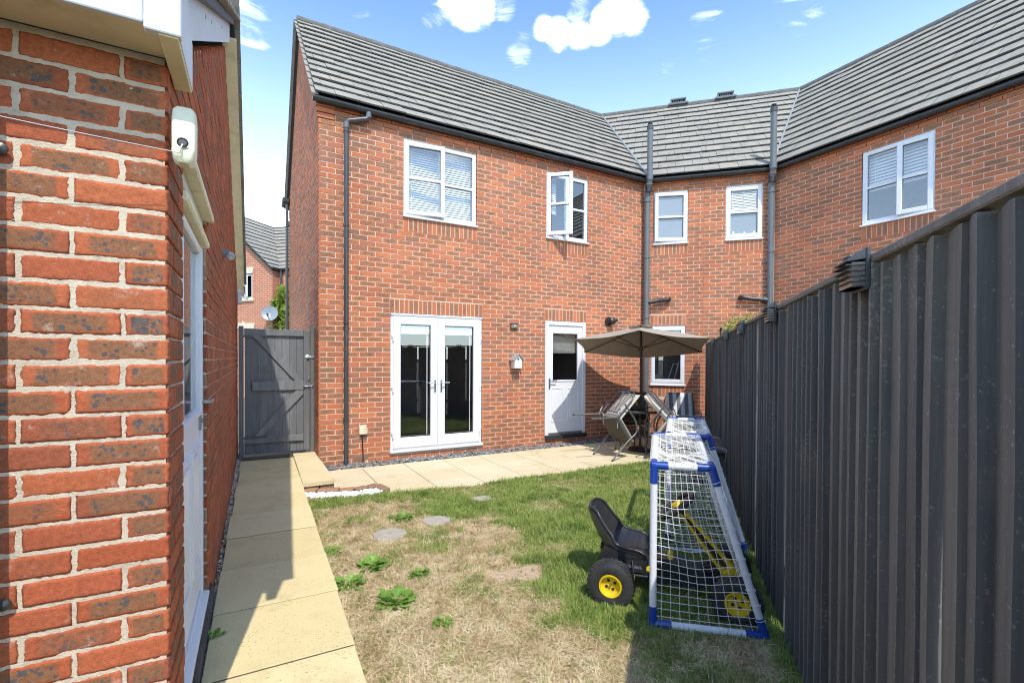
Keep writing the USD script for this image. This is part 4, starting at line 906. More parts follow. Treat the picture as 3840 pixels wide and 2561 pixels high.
put(gate, 'padlock', MB().wbox(WGt, .752, .776, .012, .03, 1.13, 1.165, .004).tube(bend([WGt.p(.757, .02, 1.165), WGt.p(.757, .02, 1.185), WGt.p(.771, .02, 1.185), WGt.p(.771, .02, 1.165)], .008), .003, 6), M['steel'])
for z in (1.76, .34): put(gate, 'hinge', MB().wbox(WGt, -.09, .22, .010 if z > 1 else .024, .016 if z > 1 else .029, z - .017, z + .017, .002), M['gatemetal'])

# ------------------------------------------------------------------ ground, path, patio
def lawn_z(x, y): y = np.asarray(y, float); t = np.clip((y - 2.6) / 2.6, 0, 1); return .035 - .085 * t * t * (3 - 2 * t) + 0 * np.asarray(x)
xs = np.r_[-400, -60, -12, -4, np.arange(-1, 9, .5), 12, 24, 60, 400]; ys = np.r_[-400, -60, -12, -4, np.arange(-1, 9, .5), 12, 30, 80, 400]
X, Y = np.meshgrid(xs, ys, indexing='ij'); put('/World', 'ground', MB().grid(np.stack([X, Y, np.full_like(X, -.14)], -1)), M['soil']); info(stage.GetPrimAtPath('/World/ground'), 'bare brown soil under and around the garden', None, None, 'structure')

PD = GS; pth = thing('path', 'single row of buff paving slabs leading to the side gate', None, (.15, 4, 0), kind='structure')
Wp = WF((.0875, 0), (.01855, 1))                                       # runs away from the camera; n points to +X
for i in range(12):
    a = .552 + i * .6125 - .306 - .3
    jz = rng.uniform(-.003, .003); tp = rng.uniform(-.004, .004)
    m = MB().box(Wp.p(a + .306, rng.uniform(-.004, .004), PZ - .025 + jz), (.3012, .320 + rng.uniform(-.004, .004), .025), np.array([Wp.t, Wp.n, [0, 0, 1]]) @ rot([0, 0, 1], rng.uniform(-.25, .25))[:3, :3], .0025)
    tonedput(pth, 'paving_slab', m, M['slab'], .4 * rng.random())
pc = lambda y: .0875 + .01855 * y; m = MB().prism([(pc(-.1) - .312, -.1), (pc(-.1) + .312, -.1), (pc(7.6) + .312, 7.6), (pc(7.6) - .312, 7.6)], lambda q: q, -.12, PZ - .0022); put(pth, 'bedding', m, M['sandbed'])
st = thing('step', 'two raised buff slabs beside the gate path, stepping down to the patio', None, (.68, 6.4, 0), kind='structure')
for a, b in ((5.71, 6.30), (6.306, 6.90), (6.906, 7.56)): pe = lambda y: .0875 + .01855 * y + .327; tonedput(st, 'paving_slab', MB().prism([(pe(a), a), (.852 if b < 7.2 else .846, a), (.852 if b < 7.2 else .846, b), (pe(b), b)], lambda q: q, PZ - .04, PZ + .003), M['slab'], .5)
for i, (a, b) in enumerate(((.55, .69), (.70, .85))): tonedput(st, 'brick', MB().mm((a, 5.725, -.085), (b, 5.85, PZ - .032 - .01 * i), .008), M['edging'])
put(st, 'bedding', MB().mm((.556, 5.76, -.12), (.846, 7.5, PZ - .03)), M['sandbed'])

pat = thing('patio', 'pale buff paving slabs along the back of the house', None, (3.5, 6.1, -.07), kind='structure')
AZ = -.07
xsl = [.78, 1.372] + [1.372 + .5935 * k for k in range(1, 11)]; ysl = [5.06, 5.672, 6.232, 6.825]
wallx = lambda y: 7.025 + (7.164 - y) - .18                 # the angled wall, less the chippings strip
for i in range(len(xsl) - 1):
    for j in range(3):
        r = Polygon([(xsl[i] + .004, ysl[j] + .004), (xsl[i + 1] - .004, ysl[j] + .004), (xsl[i + 1] - .004, ysl[j + 1] - .004), (xsl[i] + .004, ysl[j + 1] - .004)])
        if i == 0 and j == 0: continue
        fx = Polygon([(-5, -5), (wallx(-5), -5), (wallx(12), 12), (-5, 12)]); r = r.intersection(fx)
        fl = WF((2.173, 1.2), (.7461, .6658), (-.6658, .7461)); r = r.intersection(Polygon([fl.p(-5, .03, 0)[:2], fl.p(12, .03, 0)[:2], fl.p(12, 12, 0)[:2], fl.p(-5, 12, 0)[:2]]))
        if r.is_empty or r.area < .01 or r.geom_type != 'Polygon': continue
        tz = rng.uniform(-.002, .002); P = np.array(r.exterior.coords)[:-1]; P = P if r.exterior.is_ccw else P[::-1]
        ctr = P.mean(0); ins = ctr + (P - ctr) * (1 - .008)
        m = MB(); k = len(P); V = np.vstack([np.c_[P, np.full(k, AZ - .045)], np.c_[P, np.full(k, AZ - .005 + tz)], np.c_[ins, np.full(k, AZ + tz)]])
        F = [(q, (q + 1) % k, (q + 1) % k + k, q + k) for q in range(k)] + [(q + k, (q + 1) % k + k, (q + 1) % k + 2 * k, q + 2 * k) for q in range(k)]
        m.add(V, np.array(F)); m.add(V[2 * k:], [(0, q, q + 1) for q in range(1, k - 1)])
        tonedput(pat, 'paving_slab', m, M['slab'], .6 + .4 * rng.random())
put(pat, 'bedding', MB().add([(.79, 5.07, AZ - .0042), (7.7, 5.07, AZ - .0042), (7.7, 6.82, AZ - .0042), (.79, 6.82, AZ - .0042)], [(0, 1, 2, 3)]), M['sandbed'])
ed = thing('bed_edging', 'low row of brown edging bricks round the white pebble bed', 'edging', (.95, 5.5, -.05))
pts_ = [(.47, 5.80), (.665, 5.695), (.885, 5.60), (1.03, 5.545), (1.175, 5.575), (1.30, 5.60)]
for (x0, y0), (x1, y1) in zip(pts_, pts_[1:]): tonedput(ed, 'brick', MB().bar((x0 + .004, y0 - .05, -.05), (x1 - .004, y1 - .05, -.05 + rng.uniform(-.005, .012)), .10, .11, ch=.008), M['edging'])
tonedput(ed, 'brick', MB().bar((1.30, 5.58, -.05), (1.345, 5.33, -.045), .10, .10, ch=.008), M['edging'])

# scattered stones: one instancer each
def pebbles(name, label, pts, sizes, mat, seed, flat=.6, kind='stuff', nv=5, angular=False):
    r = np.random.default_rng(seed); p = '/World/' + name; pi = UsdGeom.PointInstancer.Define(stage, p); protos = []
    for k in range(nv):
        s = trimesh.creation.icosphere(1 if not angular else 0, 1.0); v = np.array(s.vertices); v *= (1 + .35 * (meshkit.noise(v * 1.7 + k * 9, k) - .5))[:, None]; v *= (1, r.uniform(.6, .9), flat * r.uniform(.7, 1.2))
        q = f'{p}/prototypes/pebble_{k}'; usdkit.mesh(stage, q, trimesh.Trimesh(v, s.faces, process=False), mat[k % len(mat)], False if angular else True); protos.append(q)
    n = len(pts); a = r.uniform(0, 2 * math.pi, n); tilt = r.normal(0, .3, n)
    quat = np.c_[np.cos(a / 2), np.sin(tilt / 2), np.zeros(n), np.sin(a / 2)]; quat /= np.linalg.norm(quat, axis=1, keepdims=True)
    pi.CreatePrototypesRel().SetTargets([Sdf.Path(q) for q in protos]); pi.CreateProtoIndicesAttr(Vt.IntArray.FromNumpy(r.integers(0, nv, n).astype(np.int32)))
    pi.CreatePositionsAttr(Vt.Vec3fArray.FromNumpy(np.asarray(pts, np.float32))); pi.CreateScalesAttr(Vt.Vec3fArray.FromNumpy(np.repeat(np.asarray(sizes)[:, None], 3, 1).astype(np.float32)))
    pi.CreateOrientationsAttr(Vt.QuathArray([Gf.Quath(float(q[0]), float(q[1]), float(q[2]), float(q[3])) for q in quat]))
    info(pi.GetPrim(), label, 'stones', None, kind); return pi


r = np.random.default_rng(3); n = 3200
u = r.uniform(.2, 7.4, n); wv = r.uniform(.003, .06, n); pebbles('gravel', 'narrow strip of pale brown gravel between the garage wall and the path', np.array([WS.p(a, b, .025 + c) for a, b, c in zip(u, wv, r.uniform(0, .02, n))]), r.uniform(.006, .013, n), [M['grav1'], M['grav2'], M['grav3']], 5)
n = 2600; u = r.uniform(.87, 6.95, n); wv = r.uniform(.01, .33, n) ** 1.0; P = [(x, 7.164 - q, -.085 + c) for x, q, c in zip(u, wv, r.uniform(0, .025, n))]
k2 = 500; P += [tuple(WM.p(a, q, -.085 + c)) for a, q, c in zip(r.uniform(.1, 1.1, k2), r.uniform(.01, .22, k2), r.uniform(0, .025, k2))]
pebbles('slate_chippings', 'strip of blue-grey slate chippings along the foot of the house wall', P, r.uniform(.010, .028, len(P)), [M['slate1'], M['slate2'], M['slate1'], M['slate2'], M['grav1']], 6, .4, angular=True)
n = 1500; t = r.uniform(0, 1, n); x = .50 + t * .80; yt = np.interp(x, [.47, .665, .885, 1.03, 1.175, 1.30], [5.70, 5.60, 5.51, 5.455, 5.47, 5.48]); y = yt - r.uniform(0, 1, n) * np.minimum(.17, .20)
pebbles('white_pebbles', 'small bed of bright white pebbles inside the brown brick edging', np.c_[x, y, -.065 + r.uniform(0, .05, n)], r.uniform(.008, .02, n), [M['whitestone']], 8)
for (x, y, rx, lab) in ((1.022, 3.931, .138, 'largest grey stepping stone, set in the dry grass nearest the path'), (1.486, 4.075, .128, 'middle grey stepping stone of the curved row of three'), (2.167, 4.522, .122, 'grey stepping stone farthest from the path, ringed by green grass')):
    z = float(lawn_z(x, y)); a = np.linspace(0, 2 * math.pi, 40)[:-1]; rr = rx * (1 + .05 * np.sin(3 * a + x * 9) + .025 * np.sin(7 * a)); m = MB()
    rings = [np.c_[x + rr * s * np.cos(a), y + rr * s * np.sin(a), np.full(39, z + h) + (.002 * np.sin(5 * a + s * 9))] for s, h in ((1, -.03), (1.0, .012), (.96, .020), (.5, .023), (.02, .024))]
    m.grid(np.stack([np.vstack([q, q[:1]]) for q in rings])); solo('stepping_stone', m, M['stone'], lab, 'stepping stone', 40)
# ------------------------------------------------------------------ lawn
FN = WF((2.173, 1.2), (.7461, .6658), (-.6658, .7461))     # the fence: u away from the camera, w towards the lawn
lawn_poly = Polygon([(.385, -1.5), (.52, 5.60), (.58, 5.52), (.9, 5.33), (1.33, 5.31), (1.48, 5.27), (2.2, 5.13), (3.0, 5.14), (4.0, 5.10), (4.9, 5.13), (6.3, 5.0), tuple(FN.p(5.0, .0, 0)[:2]), tuple(FN.p(-1.8, .0, 0)[:2])])


def sstep(a, b, x): t = np.clip((x - a) / (b - a), 0, 1); return t * t * (3 - 2 * t)


WEEDS = [(.554, 3.102, .085, 'wide green weed clump at the very edge of the path slabs'), (.751, 2.737, .075, 'bright green clover-like weed clump alone in the dry grass'), (.545, 3.747, .085, 'low green weed against the path, level with the nearest stepping stone'),
         (.981, 3.028, .05, 'small flat green weed in straw-coloured grass between the path and the bare earth'), (.743, 3.321, .075, 'sprawling green weed with pointed leaves near the path edge'), (.903, 2.389, .045, 'small star-shaped green weed low in the dry grass'),
         (1.239, 4.302, .10, 'broad leafy green patch between two stepping stones')]
BARE = (1.60, 2.73)


def green(x, y):
    """How green the turf is: straw on the left and near the path, green towards the fence and the patio."""
    x, y = np.asarray(x, float), np.asarray(y, float)
    xb = np.interp(y, [1.0, 1.6, 1.95, 2.35, 2.75, 3.4, 4.3, 5.0, 5.3], [1.75, 1.45, 1.30, 1.50, 1.78, 1.85, 1.45, 1.15, 1.0])
    P = np.stack([x, y, 0 * x], -1)
    nz = meshkit.fbm(P * 2.3, 4, 5) - .5; n2 = meshkit.fbm(P * 7.0, 3, 9) - .5
    g = sstep(-.32, .30, x - xb + nz * 1.3 + n2 * .6); g = np.maximum(g, .55 * sstep(.06, .22, nz + n2 * .6))
    g = np.maximum(g, sstep(.26, .08, abs(y - 5.17)) * sstep(1.5, 1.3, x) * .95)
    g = np.maximum(g, .75 * np.exp(-(((x - .58) / .16) ** 2 + ((y - 4.6) / .5) ** 2)) * (n2 > -.1))
    for (wx, wy, wr, _) in WEEDS: g = np.maximum(g, .7 * np.exp(-((x - wx) ** 2 + (y - wy) ** 2) / (wr * 1.3) ** 2))
    for cx, cy, r, a in ((2.12, 1.35, .24, .95), (1.95, 1.62, .16, .6), (2.6, 3.9, .25, .5), (3.3, 4.6, .3, .55), (2.2, 4.95, .3, .5), (1.55, 1.5, .22, .6), (3.9, 4.2, .3, .35), (2.05, 2.95, .15, .5)): g = g * (1 - a * np.exp(-((x - cx) ** 2 + (y - cy) ** 2) / r ** 2))
    d = -((x - 2.173) * FN.n[0] + (y - 1.2) * FN.n[1]) * -1
    g = np.maximum(g, .9 * sstep(.16, .05, d))
    return np.clip(g + n2 * .25, 0, 1)


def bare(x, y):
    P = np.stack([np.asarray(x, float), np.asarray(y, float), 0 * np.asarray(x, float)], -1); nz = meshkit.fbm(P * 6, 3, 2) - .5
    a = np.sqrt(((x - BARE[0]) * .85 / .23) ** 2 + ((y - BARE[1]) / .155) ** 2) + nz * .9
    b = np.sqrt(((x - 1.92) / .16) ** 2 + ((y - 1.78) / .12) ** 2) + nz
    c = np.sqrt(((x - 2.35) / .22) ** 2 + ((y - 2.1) / .3) ** 2) + nz
    return np.maximum(np.maximum(sstep(1.15, .75, a), .55 * sstep(1.2, .7, b)), .6 * sstep(1.2, .6, c))


gx = np.arange(.40, 7.0, .05); gy = np.arange(-1.6, 5.6, .05); X, Y = np.meshgrid(gx, gy, indexing='ij'); Pn = np.stack([X, Y, 0 * X], -1)
Z = lawn_z(X, Y) + .018 * (meshkit.fbm(Pn * 3, 4, 1) - .5)
from shapely import contains_xy
ok = contains_xy(lawn_poly.buffer(.05), X, Y)
m = MB(); i = np.arange(X.size).reshape(X.shape); F = np.stack([i[:-1, :-1], i[1:, :-1], i[1:, 1:], i[:-1, 1:]], -1); keep = ok[:-1, :-1] & ok[1:, :-1] & ok[1:, 1:] & ok[:-1, 1:]
used, F = np.unique(F[keep], return_inverse=True); m.add(np.stack([X, Y, Z], -1).reshape(-1, 3)[used], F.reshape(-1, 4)); m.tone = [np.c_[green(X, Y).ravel(), bare(X, Y).ravel(), 0 * X.ravel()][used]]
n = {'g': ('geometry', {}), 'at': ('attribute', {'attribute': 'tone'}), 's': ('separate_xyz', {}), 'n1': ('noise_texture', {'scale': 38.0, 'detail': 6.0, 'roughness': .7}), 'n2': ('noise_texture', {'scale': 150.0, 'detail': 4.0}),
     'dry': ('rgb_ramp', {'ramp': [(.3, (.27, .195, .11)), (.5, (.47, .35, .205)), (.7, (.62, .485, .31))]}), 'gr': ('rgb_ramp', {'ramp': [(.3, (.10, .11, .035)), (.7, (.20, .22, .075))]}), 'so': ('rgb_ramp', {'ramp': [(.3, (.40, .29, .185)), (.7, (.53, .40, .27))]}),
     'm1': ('mix_color', {}), 'm2': ('mix_color', {}), 'b': ('bump', {'strength': .8, 'distance': .01}), 'p': ('principled_bsdf', {'roughness': .95, 'specular_ior_level': .1})}
M['lawn'] = look('lawn_base', n, [('g.position', 'n1.vector'), ('g.position', 'n2.vector'), ('n1.fac', 'dry.fac'), ('n1.fac', 'gr.fac'), ('n1.fac', 'so.fac'), ('at.vector', 's.vector'), ('dry.color', 'm1.a'), ('gr.color', 'm1.b'), ('s.x', 'm1.fac'), ('m1.result', 'm2.a'), ('so.color', 'm2.b'), ('s.y', 'm2.fac'), ('m2.result', 'p.base_color'), ('n2.fac', 'b.height'), ('b.normal', 'p.normal')], 'p.BSDF')
lp_ = put('/World', 'lawn', m, M['lawn'], True); info(stage.GetPrimAtPath(lp_), 'lawn, dry and straw-coloured by the path, green towards the fence', None, None, 'structure')


def leaf_look(name, cols, trans=.35, rough=.5):
    n = {'g': ('geometry', {}), 'nz': ('noise_texture', {'scale': 7.0, 'detail': 4.0}), 'r': ('rgb_ramp', {'ramp': [(.3, cols[0]), (.5, cols[1]), (.7, cols[2])]}), 'd': ('principled_bsdf', {'roughness': rough, 'specular_ior_level': .3}), 't': ('translucent_bsdf', {}), 'm': ('mix_closure', {'fac': trans})}
    return look(name, n, [('g.position', 'nz.vector'), ('nz.fac', 'r.fac'), ('r.color', 'd.base_color'), ('r.color', 't.color'), ('d.BSDF', 'm.closure1'), ('t.BSDF', 'm.closure2')], 'm.closure')


M['bronze'] = pbr('bronze_lamp', (.26, .22, .15), .35, .5, var=.15); M['whitewood'] = pbr('white_painted_wood', (.72, .71, .68), .6, var=.05, dirt=(.5, .48, .42), dscale=12, damt=.4); M['oldgrey'] = pbr('grey_board', (.32, .29, .26), .8, var=.2, scale=30)
M['canvas'] = leaf_look('taupe_canvas', [(.36, .315, .25), (.40, .35, .28), (.43, .375, .30)], .22, .9); M['darkmetal'] = pbr('bronze_pole', (.05, .04, .033), .4, .3, var=.1); M['tablemetal'] = pbr('table_metal', (.11, .115, .115), .38, .5, var=.15); M['steelgrey'] = pbr('chair_tube', (.20, .20, .19), .35, .6, var=.15)
M['tableglass'] = glass('table_glass', .08, (.55, .6, .6)); M['sling'] = pbr('brown_sling', (.075, .062, .045), .85, var=.12, scale=60, bump=.3, bscale=500); M['beige'] = pbr('beige_cushion', (.50, .45, .385), .95, var=.06, scale=20, bump=.3, bscale=300)
M['brownblack'] = pbr('brown_black', (.04, .034, .028), .6, var=.3, scale=20); M['orange'] = pbr('orange_plastic', (.62, .25, .02), .4); M['boxplastic'] = pbr('box_grey', (.03, .031, .034), .55, var=.15); M['boxplastic2'] = pbr('box_lid', (.075, .075, .078), .6, var=.15, dirt=(.16, .15, .13), damt=.4)
M['goalwhite'] = pbr('goal_white', (.74, .75, .79), .32, var=.03, scale=5, dirt=(.5, .48, .44), dscale=9, damt=.3); M['goalblue'] = pbr('goal_blue', (.012, .055, .30), .3, var=.1); M['net'] = pbr('net_cord', (.74, .73, .67), .8, var=.08)
M['tyre'] = pbr('rubber_tyre', (.026, .026, .027), .48, var=.2, scale=15, dirt=(.085, .078, .065), dscale=14, damt=.35); M['yellow'] = pbr('yellow_plastic', (.72, .50, .012), .35, var=.05, dirt=(.42, .3, .05), dscale=16, damt=.3); M['seatblack'] = pbr('black_moulding', (.024, .024, .026), .36, var=.15, scale=6, bump=.12, bscale=400, dirt=(.06, .058, .055), dscale=5, damt=.4); M['yellowgrey'] = pbr('print', (.42, .40, .30), .5)
M['dishgrey'] = pbr('dish_grey', (.22, .245, .27), .4, var=.05)
n = {'at': ('geometry', {}), 'd': ('vector_math', {'math_type': 'dot_product', 'vector2': (math.sin(math.radians(232)), -math.cos(math.radians(232)), 0)}), 'm': ('math', {'math_type': 'multiply', 'value2': 7.7}), 'f': ('math', {'math_type': 'fraction'}), 'r': ('rgb_ramp', {'interpolate': False, 'ramp': [(0, (.60, .61, .63)), (.5, (.15, .155, .18))]}), 'p': ('principled_bsdf', {'roughness': .95})}
M['striped'] = look('striped_cushion', n, [('at.position', 'd.vector1'), ('d.value', 'm.value1'), ('m.value', 'f.value1'), ('f.value', 'r.fac'), ('r.color', 'p.base_color')], 'p.BSDF')
M['grassA'] = leaf_look('grass_green', [(.19, .27, .05), (.26, .35, .075), (.34, .42, .11)]); M['grassB'] = leaf_look('grass_yellow_green', [(.34, .36, .10), (.43, .42, .14), (.50, .46, .19)]); M['grassC'] = leaf_look('grass_dark', [(.10, .18, .03), (.15, .24, .045), (.20, .29, .065)])
M['straw'] = leaf_look('grass_straw', [(.56, .43, .23), (.72, .58, .36), (.82, .71, .48)], .25, .7); M['straw2'] = leaf_look('grass_straw_brown', [(.32, .22, .11), (.44, .32, .17), (.54, .42, .25)], .25, .7)


def tuft(r, nb, hgt, spread, lean, width):
    m = MB()
    for _ in range(nb):
        a = r.uniform(0, 2 * math.pi); b = r.uniform(0, 2 * math.pi); o = np.array([math.cos(a), math.sin(a), 0]) * spread * math.sqrt(r.random()); d = np.array([math.cos(b), math.sin(b), 0]); L = hgt * r.uniform(.55, 1.25); ln = r.uniform(*lean); wd = width * r.uniform(.7, 1.3); s = np.array([-d[1], d[0], 0]) * wd / 2
        p = [o]; ang = ln * .35
        for k in range(3): p.append(p[-1] + (d * math.sin(ang) + np.array([0, 0, math.cos(ang)])) * L / 3); ang = min(ang + ln * .55, 1.75)
        V = [p[0] - s, p[0] + s, p[1] - s * .9, p[1] + s * .9, p[2] - s * .6, p[2] + s * .6, p[3]]
        m.add(np.array(V), np.array([(0, 1, 3), (0, 3, 2), (2, 3, 5), (2, 5, 4), (4, 5, 6)]))
    return m


gp_ = '/World/grass'; GI = UsdGeom.PointInstancer.Define(stage, gp_); r = np.random.default_rng(21); protos = []
for mat, nb, h, sp, ln, wd, k in (('grassA', 9, .050, .030, (.3, 1.4), .0042, 3), ('grassB', 8, .050, .032, (.5, 1.7), .0042, 3), ('grassC', 9, .048, .028, (.2, 1.3), .0042, 2), ('straw', 7, .070, .035, (1.5, 2.8), .0040, 4), ('straw2', 7, .062, .035, (1.3, 2.7), .0040, 2)):
    for q in range(k):
        p = f'{gp_}/prototypes/{mat}_{q}'; usdkit.mesh(stage, p, trimesh.Trimesh(*tuft(r, nb, h, sp, ln, wd).arrays(), process=False), M[mat]); protos.append(p)
bx0, by0, bx1, by1 = lawn_poly.bounds; N = 150000; px = r.uniform(bx0, bx1, N); py = r.uniform(max(by0, .3), by1, N)
k = contains_xy(lawn_poly, px, py); px, py = px[k], py[k]
d = px * FWD[0] + py * FWD[1]; k = (d > .9) & (abs(px * RIGHT[0] + py * RIGHT[1]) < 1.25 * d + .3) & (r.random(len(px)) < np.clip(2.6 / d, .38, 1)); px, py, d = px[k], py[k], d[k]
gr_, ba = np.maximum(green(px, py), .2), bare(px, py); nz = meshkit.fbm(np.stack([px * 5, py * 5, 0 * px], -1), 3, 4)
k = (r.random(len(px)) > ba * .97) & ((gr_ > .3) | (r.random(len(px)) < .62 + nz * .4)); px, py, d, gr_, nz = px[k], py[k], d[k], gr_[k], nz[k]
for (sx, sy, sr) in ((1.022, 3.931, .125), (1.486, 4.075, .115), (2.167, 4.522, .11)): k = (px - sx) ** 2 + (py - sy) ** 2 > sr ** 2; px, py, d, gr_, nz = px[k], py[k], d[k], gr_[k], nz[k]
u = r.random(len(px)); pick = np.where(u < gr_ * .93, np.where(r.random(len(px)) < .22 + (1 - gr_) * .5, r.integers(3, 6, len(px)), np.where(nz > .62, r.integers(6, 8, len(px)), r.integers(0, 3, len(px)))), np.where(r.random(len(px)) < .7, r.integers(8, 12, len(px)), r.integers(12, 14, len(px))))
sc = r.uniform(.65, 1.25, len(px)) * np.where(pick < 8, .7 + .45 * gr_, .95) * np.clip(.8 + d * .06, .85, 1.35); a = r.uniform(0, 2 * math.pi, len(px))
pz = lawn_z(px, py) - .004 + .018 * (meshkit.fbm(np.stack([px, py, 0 * px], -1) * 3, 4, 1) - .5)
GI.CreatePrototypesRel().SetTargets([Sdf.Path(q) for q in protos]); GI.CreateProtoIndicesAttr(Vt.IntArray.FromNumpy(pick.astype(np.int32))); GI.CreatePositionsAttr(Vt.Vec3fArray.FromNumpy(np.c_[px, py, pz].astype(np.float32)))
GI.CreateScalesAttr(Vt.Vec3fArray.FromNumpy(np.repeat(sc[:, None], 3, 1).astype(np.float32))); GI.CreateOrientationsAttr(Vt.QuathArray([Gf.Quath(float(math.cos(q / 2)), 0., 0., float(math.sin(q / 2))) for q in a]))
info(GI.GetPrim(), 'short lawn grass, green and straw blades mixed', 'grass', None, 'stuff')
# weeds
M['weed'] = leaf_look('weed_leaf', [(.12, .24, .035), (.18, .33, .05), (.25, .40, .08)], .3, .45)


def weed(x, y, rad, label, seed, z=None, name='weed'):
    r = np.random.default_rng(seed); m = MB(); z = float(lawn_z(x, y)) if z is None else z
    for _ in range(int(14 + rad * 620)):
        a = r.uniform(0, 2 * math.pi); rr = rad * math.sqrt(r.random()) * (.65 + .5 * math.sin(a * 2.3 + seed) ** 2); L = r.uniform(.022, .055) * (.75 + .45 * (seed % 3)); d = np.array([math.cos(a), math.sin(a), 0]); s = np.array([-d[1], d[0], 0]) * L * r.uniform(.22, .4); up = r.uniform(.1, 1.0)
        o = np.array([x, y, z + .012 + .03 * r.random() * (1 - rr / rad)]) + d * rr
        t = d * math.cos(up) + np.array([0, 0, math.sin(up)]); p1 = o + t * L * .5 + np.array([0, 0, .004]); p2 = o + t * L * .95 - np.array([0, 0, .008])
        m.add(np.array([o, p1 - s, p1, p1 + s, p2]), np.array([(0, 2, 1), (0, 3, 2), (1, 2, 4), (2, 3, 4)]))
    solo(name, m, M['weed'], label, 'weed')


for i, (x, y, rad, lab) in enumerate(WEEDS): weed(x, y, rad, lab, 40 + i)
weed(-.165, 2.80, .035, 'small green weed growing in the gravel by the garage door step', 60, .05)

# ------------------------------------------------------------------ the tall fence on the right
fence = thing('fence', 'tall dark-stained featheredge board fence running from close on the right to the house', 'fence', tuple(FN.p(3, 0, 0)))
nxt = False; FT = 1.765; s = -1.78; i = 0; r = np.random.default_rng(12)
while s < 7.36:
    wd = .089 + r.normal(0, .0065); gap = 0.0; ov = 0.012
    zt = FT - .02 + r.normal(0, .004); m = MB(); zz = np.linspace(-.06, zt, 9); ph0 = r.uniform(0, 6); am = r.uniform(.0015, .006); lean = r.normal(0, .0035); thin = gap > 0; th = (.028 + r.normal(0, .004)) if not nxt else .009; nxt = False
    sec = np.array([(0, .0), (0, th), (.012, th + .001), (wd + ov, .004), (wd + ov, .0)]); R = []
    for z in zz:
        q = am * math.sin(ph0 + z * 3.1); q += lean * z + .0015 * math.sin(ph0 * 5 + z * 9); sec2 = sec[:, 0] + np.array([0, 0, 0, 1, 1]) * .003 * math.sin(ph0 * 3 + z * 4.1); R.append(FN.pts(np.c_[s + sec2 + q, sec[:, 1] + .0012 * math.sin(ph0 * 2 + z * 2.3), np.full(5, z)]))
    R = np.array(R); R = np.concatenate([R, R[:, :1]], 1); m.grid(R); m.add(R[-1][:5], [(0, 1, 2), (0, 2, 3), (0, 3, 4)])
    m.tone = [np.tile((r.beta(2, 2), 0, 0), (m.n, 1))]; put(fence, 'board', m, M['fence']); s += wd
    if any(abs(s - q) < .045 for q in (.40, 1.35, 2.1, 2.9, 3.4, 4.2)): s += .058; nxt = True
m = MB().wbox(FN, -1.8, 7.4, -.024, .034, FT - .012, FT + .012, .004); tonedput(fence, 'capping_rail', m, M['fence'], .85)
for zr in (.35, 1.35): tonedput(fence, 'back_rail', MB().wbox(FN, -1.8, 7.4, -.06, -.004, zr, zr + .07, .01), M['fence'], .4)
m = MB().wbox(FN, 7.30, 7.42, -.05, .05, -.1, FT + .05, .012); tonedput(fence, 'fence_post', m, M['fence'], .15)
M['lens'] = pbr('smoky_lens', (.20, .165, .14), .22, var=.2, scale=30)
SL = ['solar fence light nearest the camera, biggest in view, hooked over the capping rail', 'second solar fence light along the capping rail', 'third solar fence light, smaller, near the neighbour’s shrub', 'fourth solar fence light, just right of the shrub’s left end', 'farthest solar fence light, above the striped chair']
M['lightshell'] = pbr('light_shell', (.035, .04, .043), .5, var=.2, scale=20, bump=.3, bscale=200)
for u, lab in zip((-.74, .62, 1.95, 3.25, 5.3), SL):
    z1 = FT + .028; Wf = WF(FN.p(u, .034, 0), FN.t[:2], FN.n[:2]); hw = .062
    t = thing('solar_light', lab.replace('’', "'"), 'fence light', tuple(FN.p(u, .05, z1 - .06)), group='solar lights along the fence')
    m = MB().wbox(Wf, -hw - .004, hw + .004, .0, .012, z1 - .115, z1 + .004, .003); m.prism([(.012, z1 - .028), (.058, z1 - .034), (.058, z1 - .030), (.012, z1 + .004)], lambda a, Wf=Wf: Wf.pts(np.c_[a[:, 2], a[:, 0], a[:, 1]]), -hw, hw); put(t, 'shell', m, M['lightshell'])
    for k in range(5):
        zk = z1 - .042 - k * .0155; put(t, 'louvre', MB().prism([(.012, zk), (.058 - .004 * k, zk), (.064 - .004 * k, zk - .004), (.012, zk - .004)], lambda a, Wf=Wf: Wf.pts(np.c_[a[:, 2], a[:, 0], a[:, 1]]), -hw, hw), M['lightshell'])
    put(t, 'lens', MB().wbox(Wf, -hw + .006, hw - .006, .012, .044, z1 - .108, z1 - .036), M['lens'])
    put(t, 'sensor', MB().lathe([(0, .004), (.010, .003), (.013, .006), (.016, 0)], Wf.p(.0, .036, z1 - .013), np.array([FN.n[0] * .5, FN.n[1] * .5, .85]), 16), M['black'], 40)
bf0, bf1 = FN.p(-4.3, .0, 0), FN.p(-4.3, 4.6, 0); BFW = WF(bf0[:2], (bf1 - bf0)[:2]); bfn = thing('back_fence', 'unseen dark board fence added behind the camera to cut warm bounce on the tall fence', 'fence', tuple(bf0))  # fence out of view, added so the board edges catch less warm bounce
for i in range(44): tonedput(bfn, 'board', MB().wbox(BFW, i * .105, i * .105 + .100, -.01, .012 + .004 * (i % 2), -.05, 1.74), M['fence'])
tonedput(bfn, 'capping_rail', MB().wbox(BFW, 0, 4.62, -.02, .03, 1.745, 1.77), M['fence'])
# neighbour's shrub, pole and reveal behind the fence
M['shrub'] = leaf_look('shrub_leaf', [(.16, .26, .03), (.26, .36, .05), (.34, .40, .09)], .4); M['stem'] = pbr('stem', (.12, .08, .05), .9)


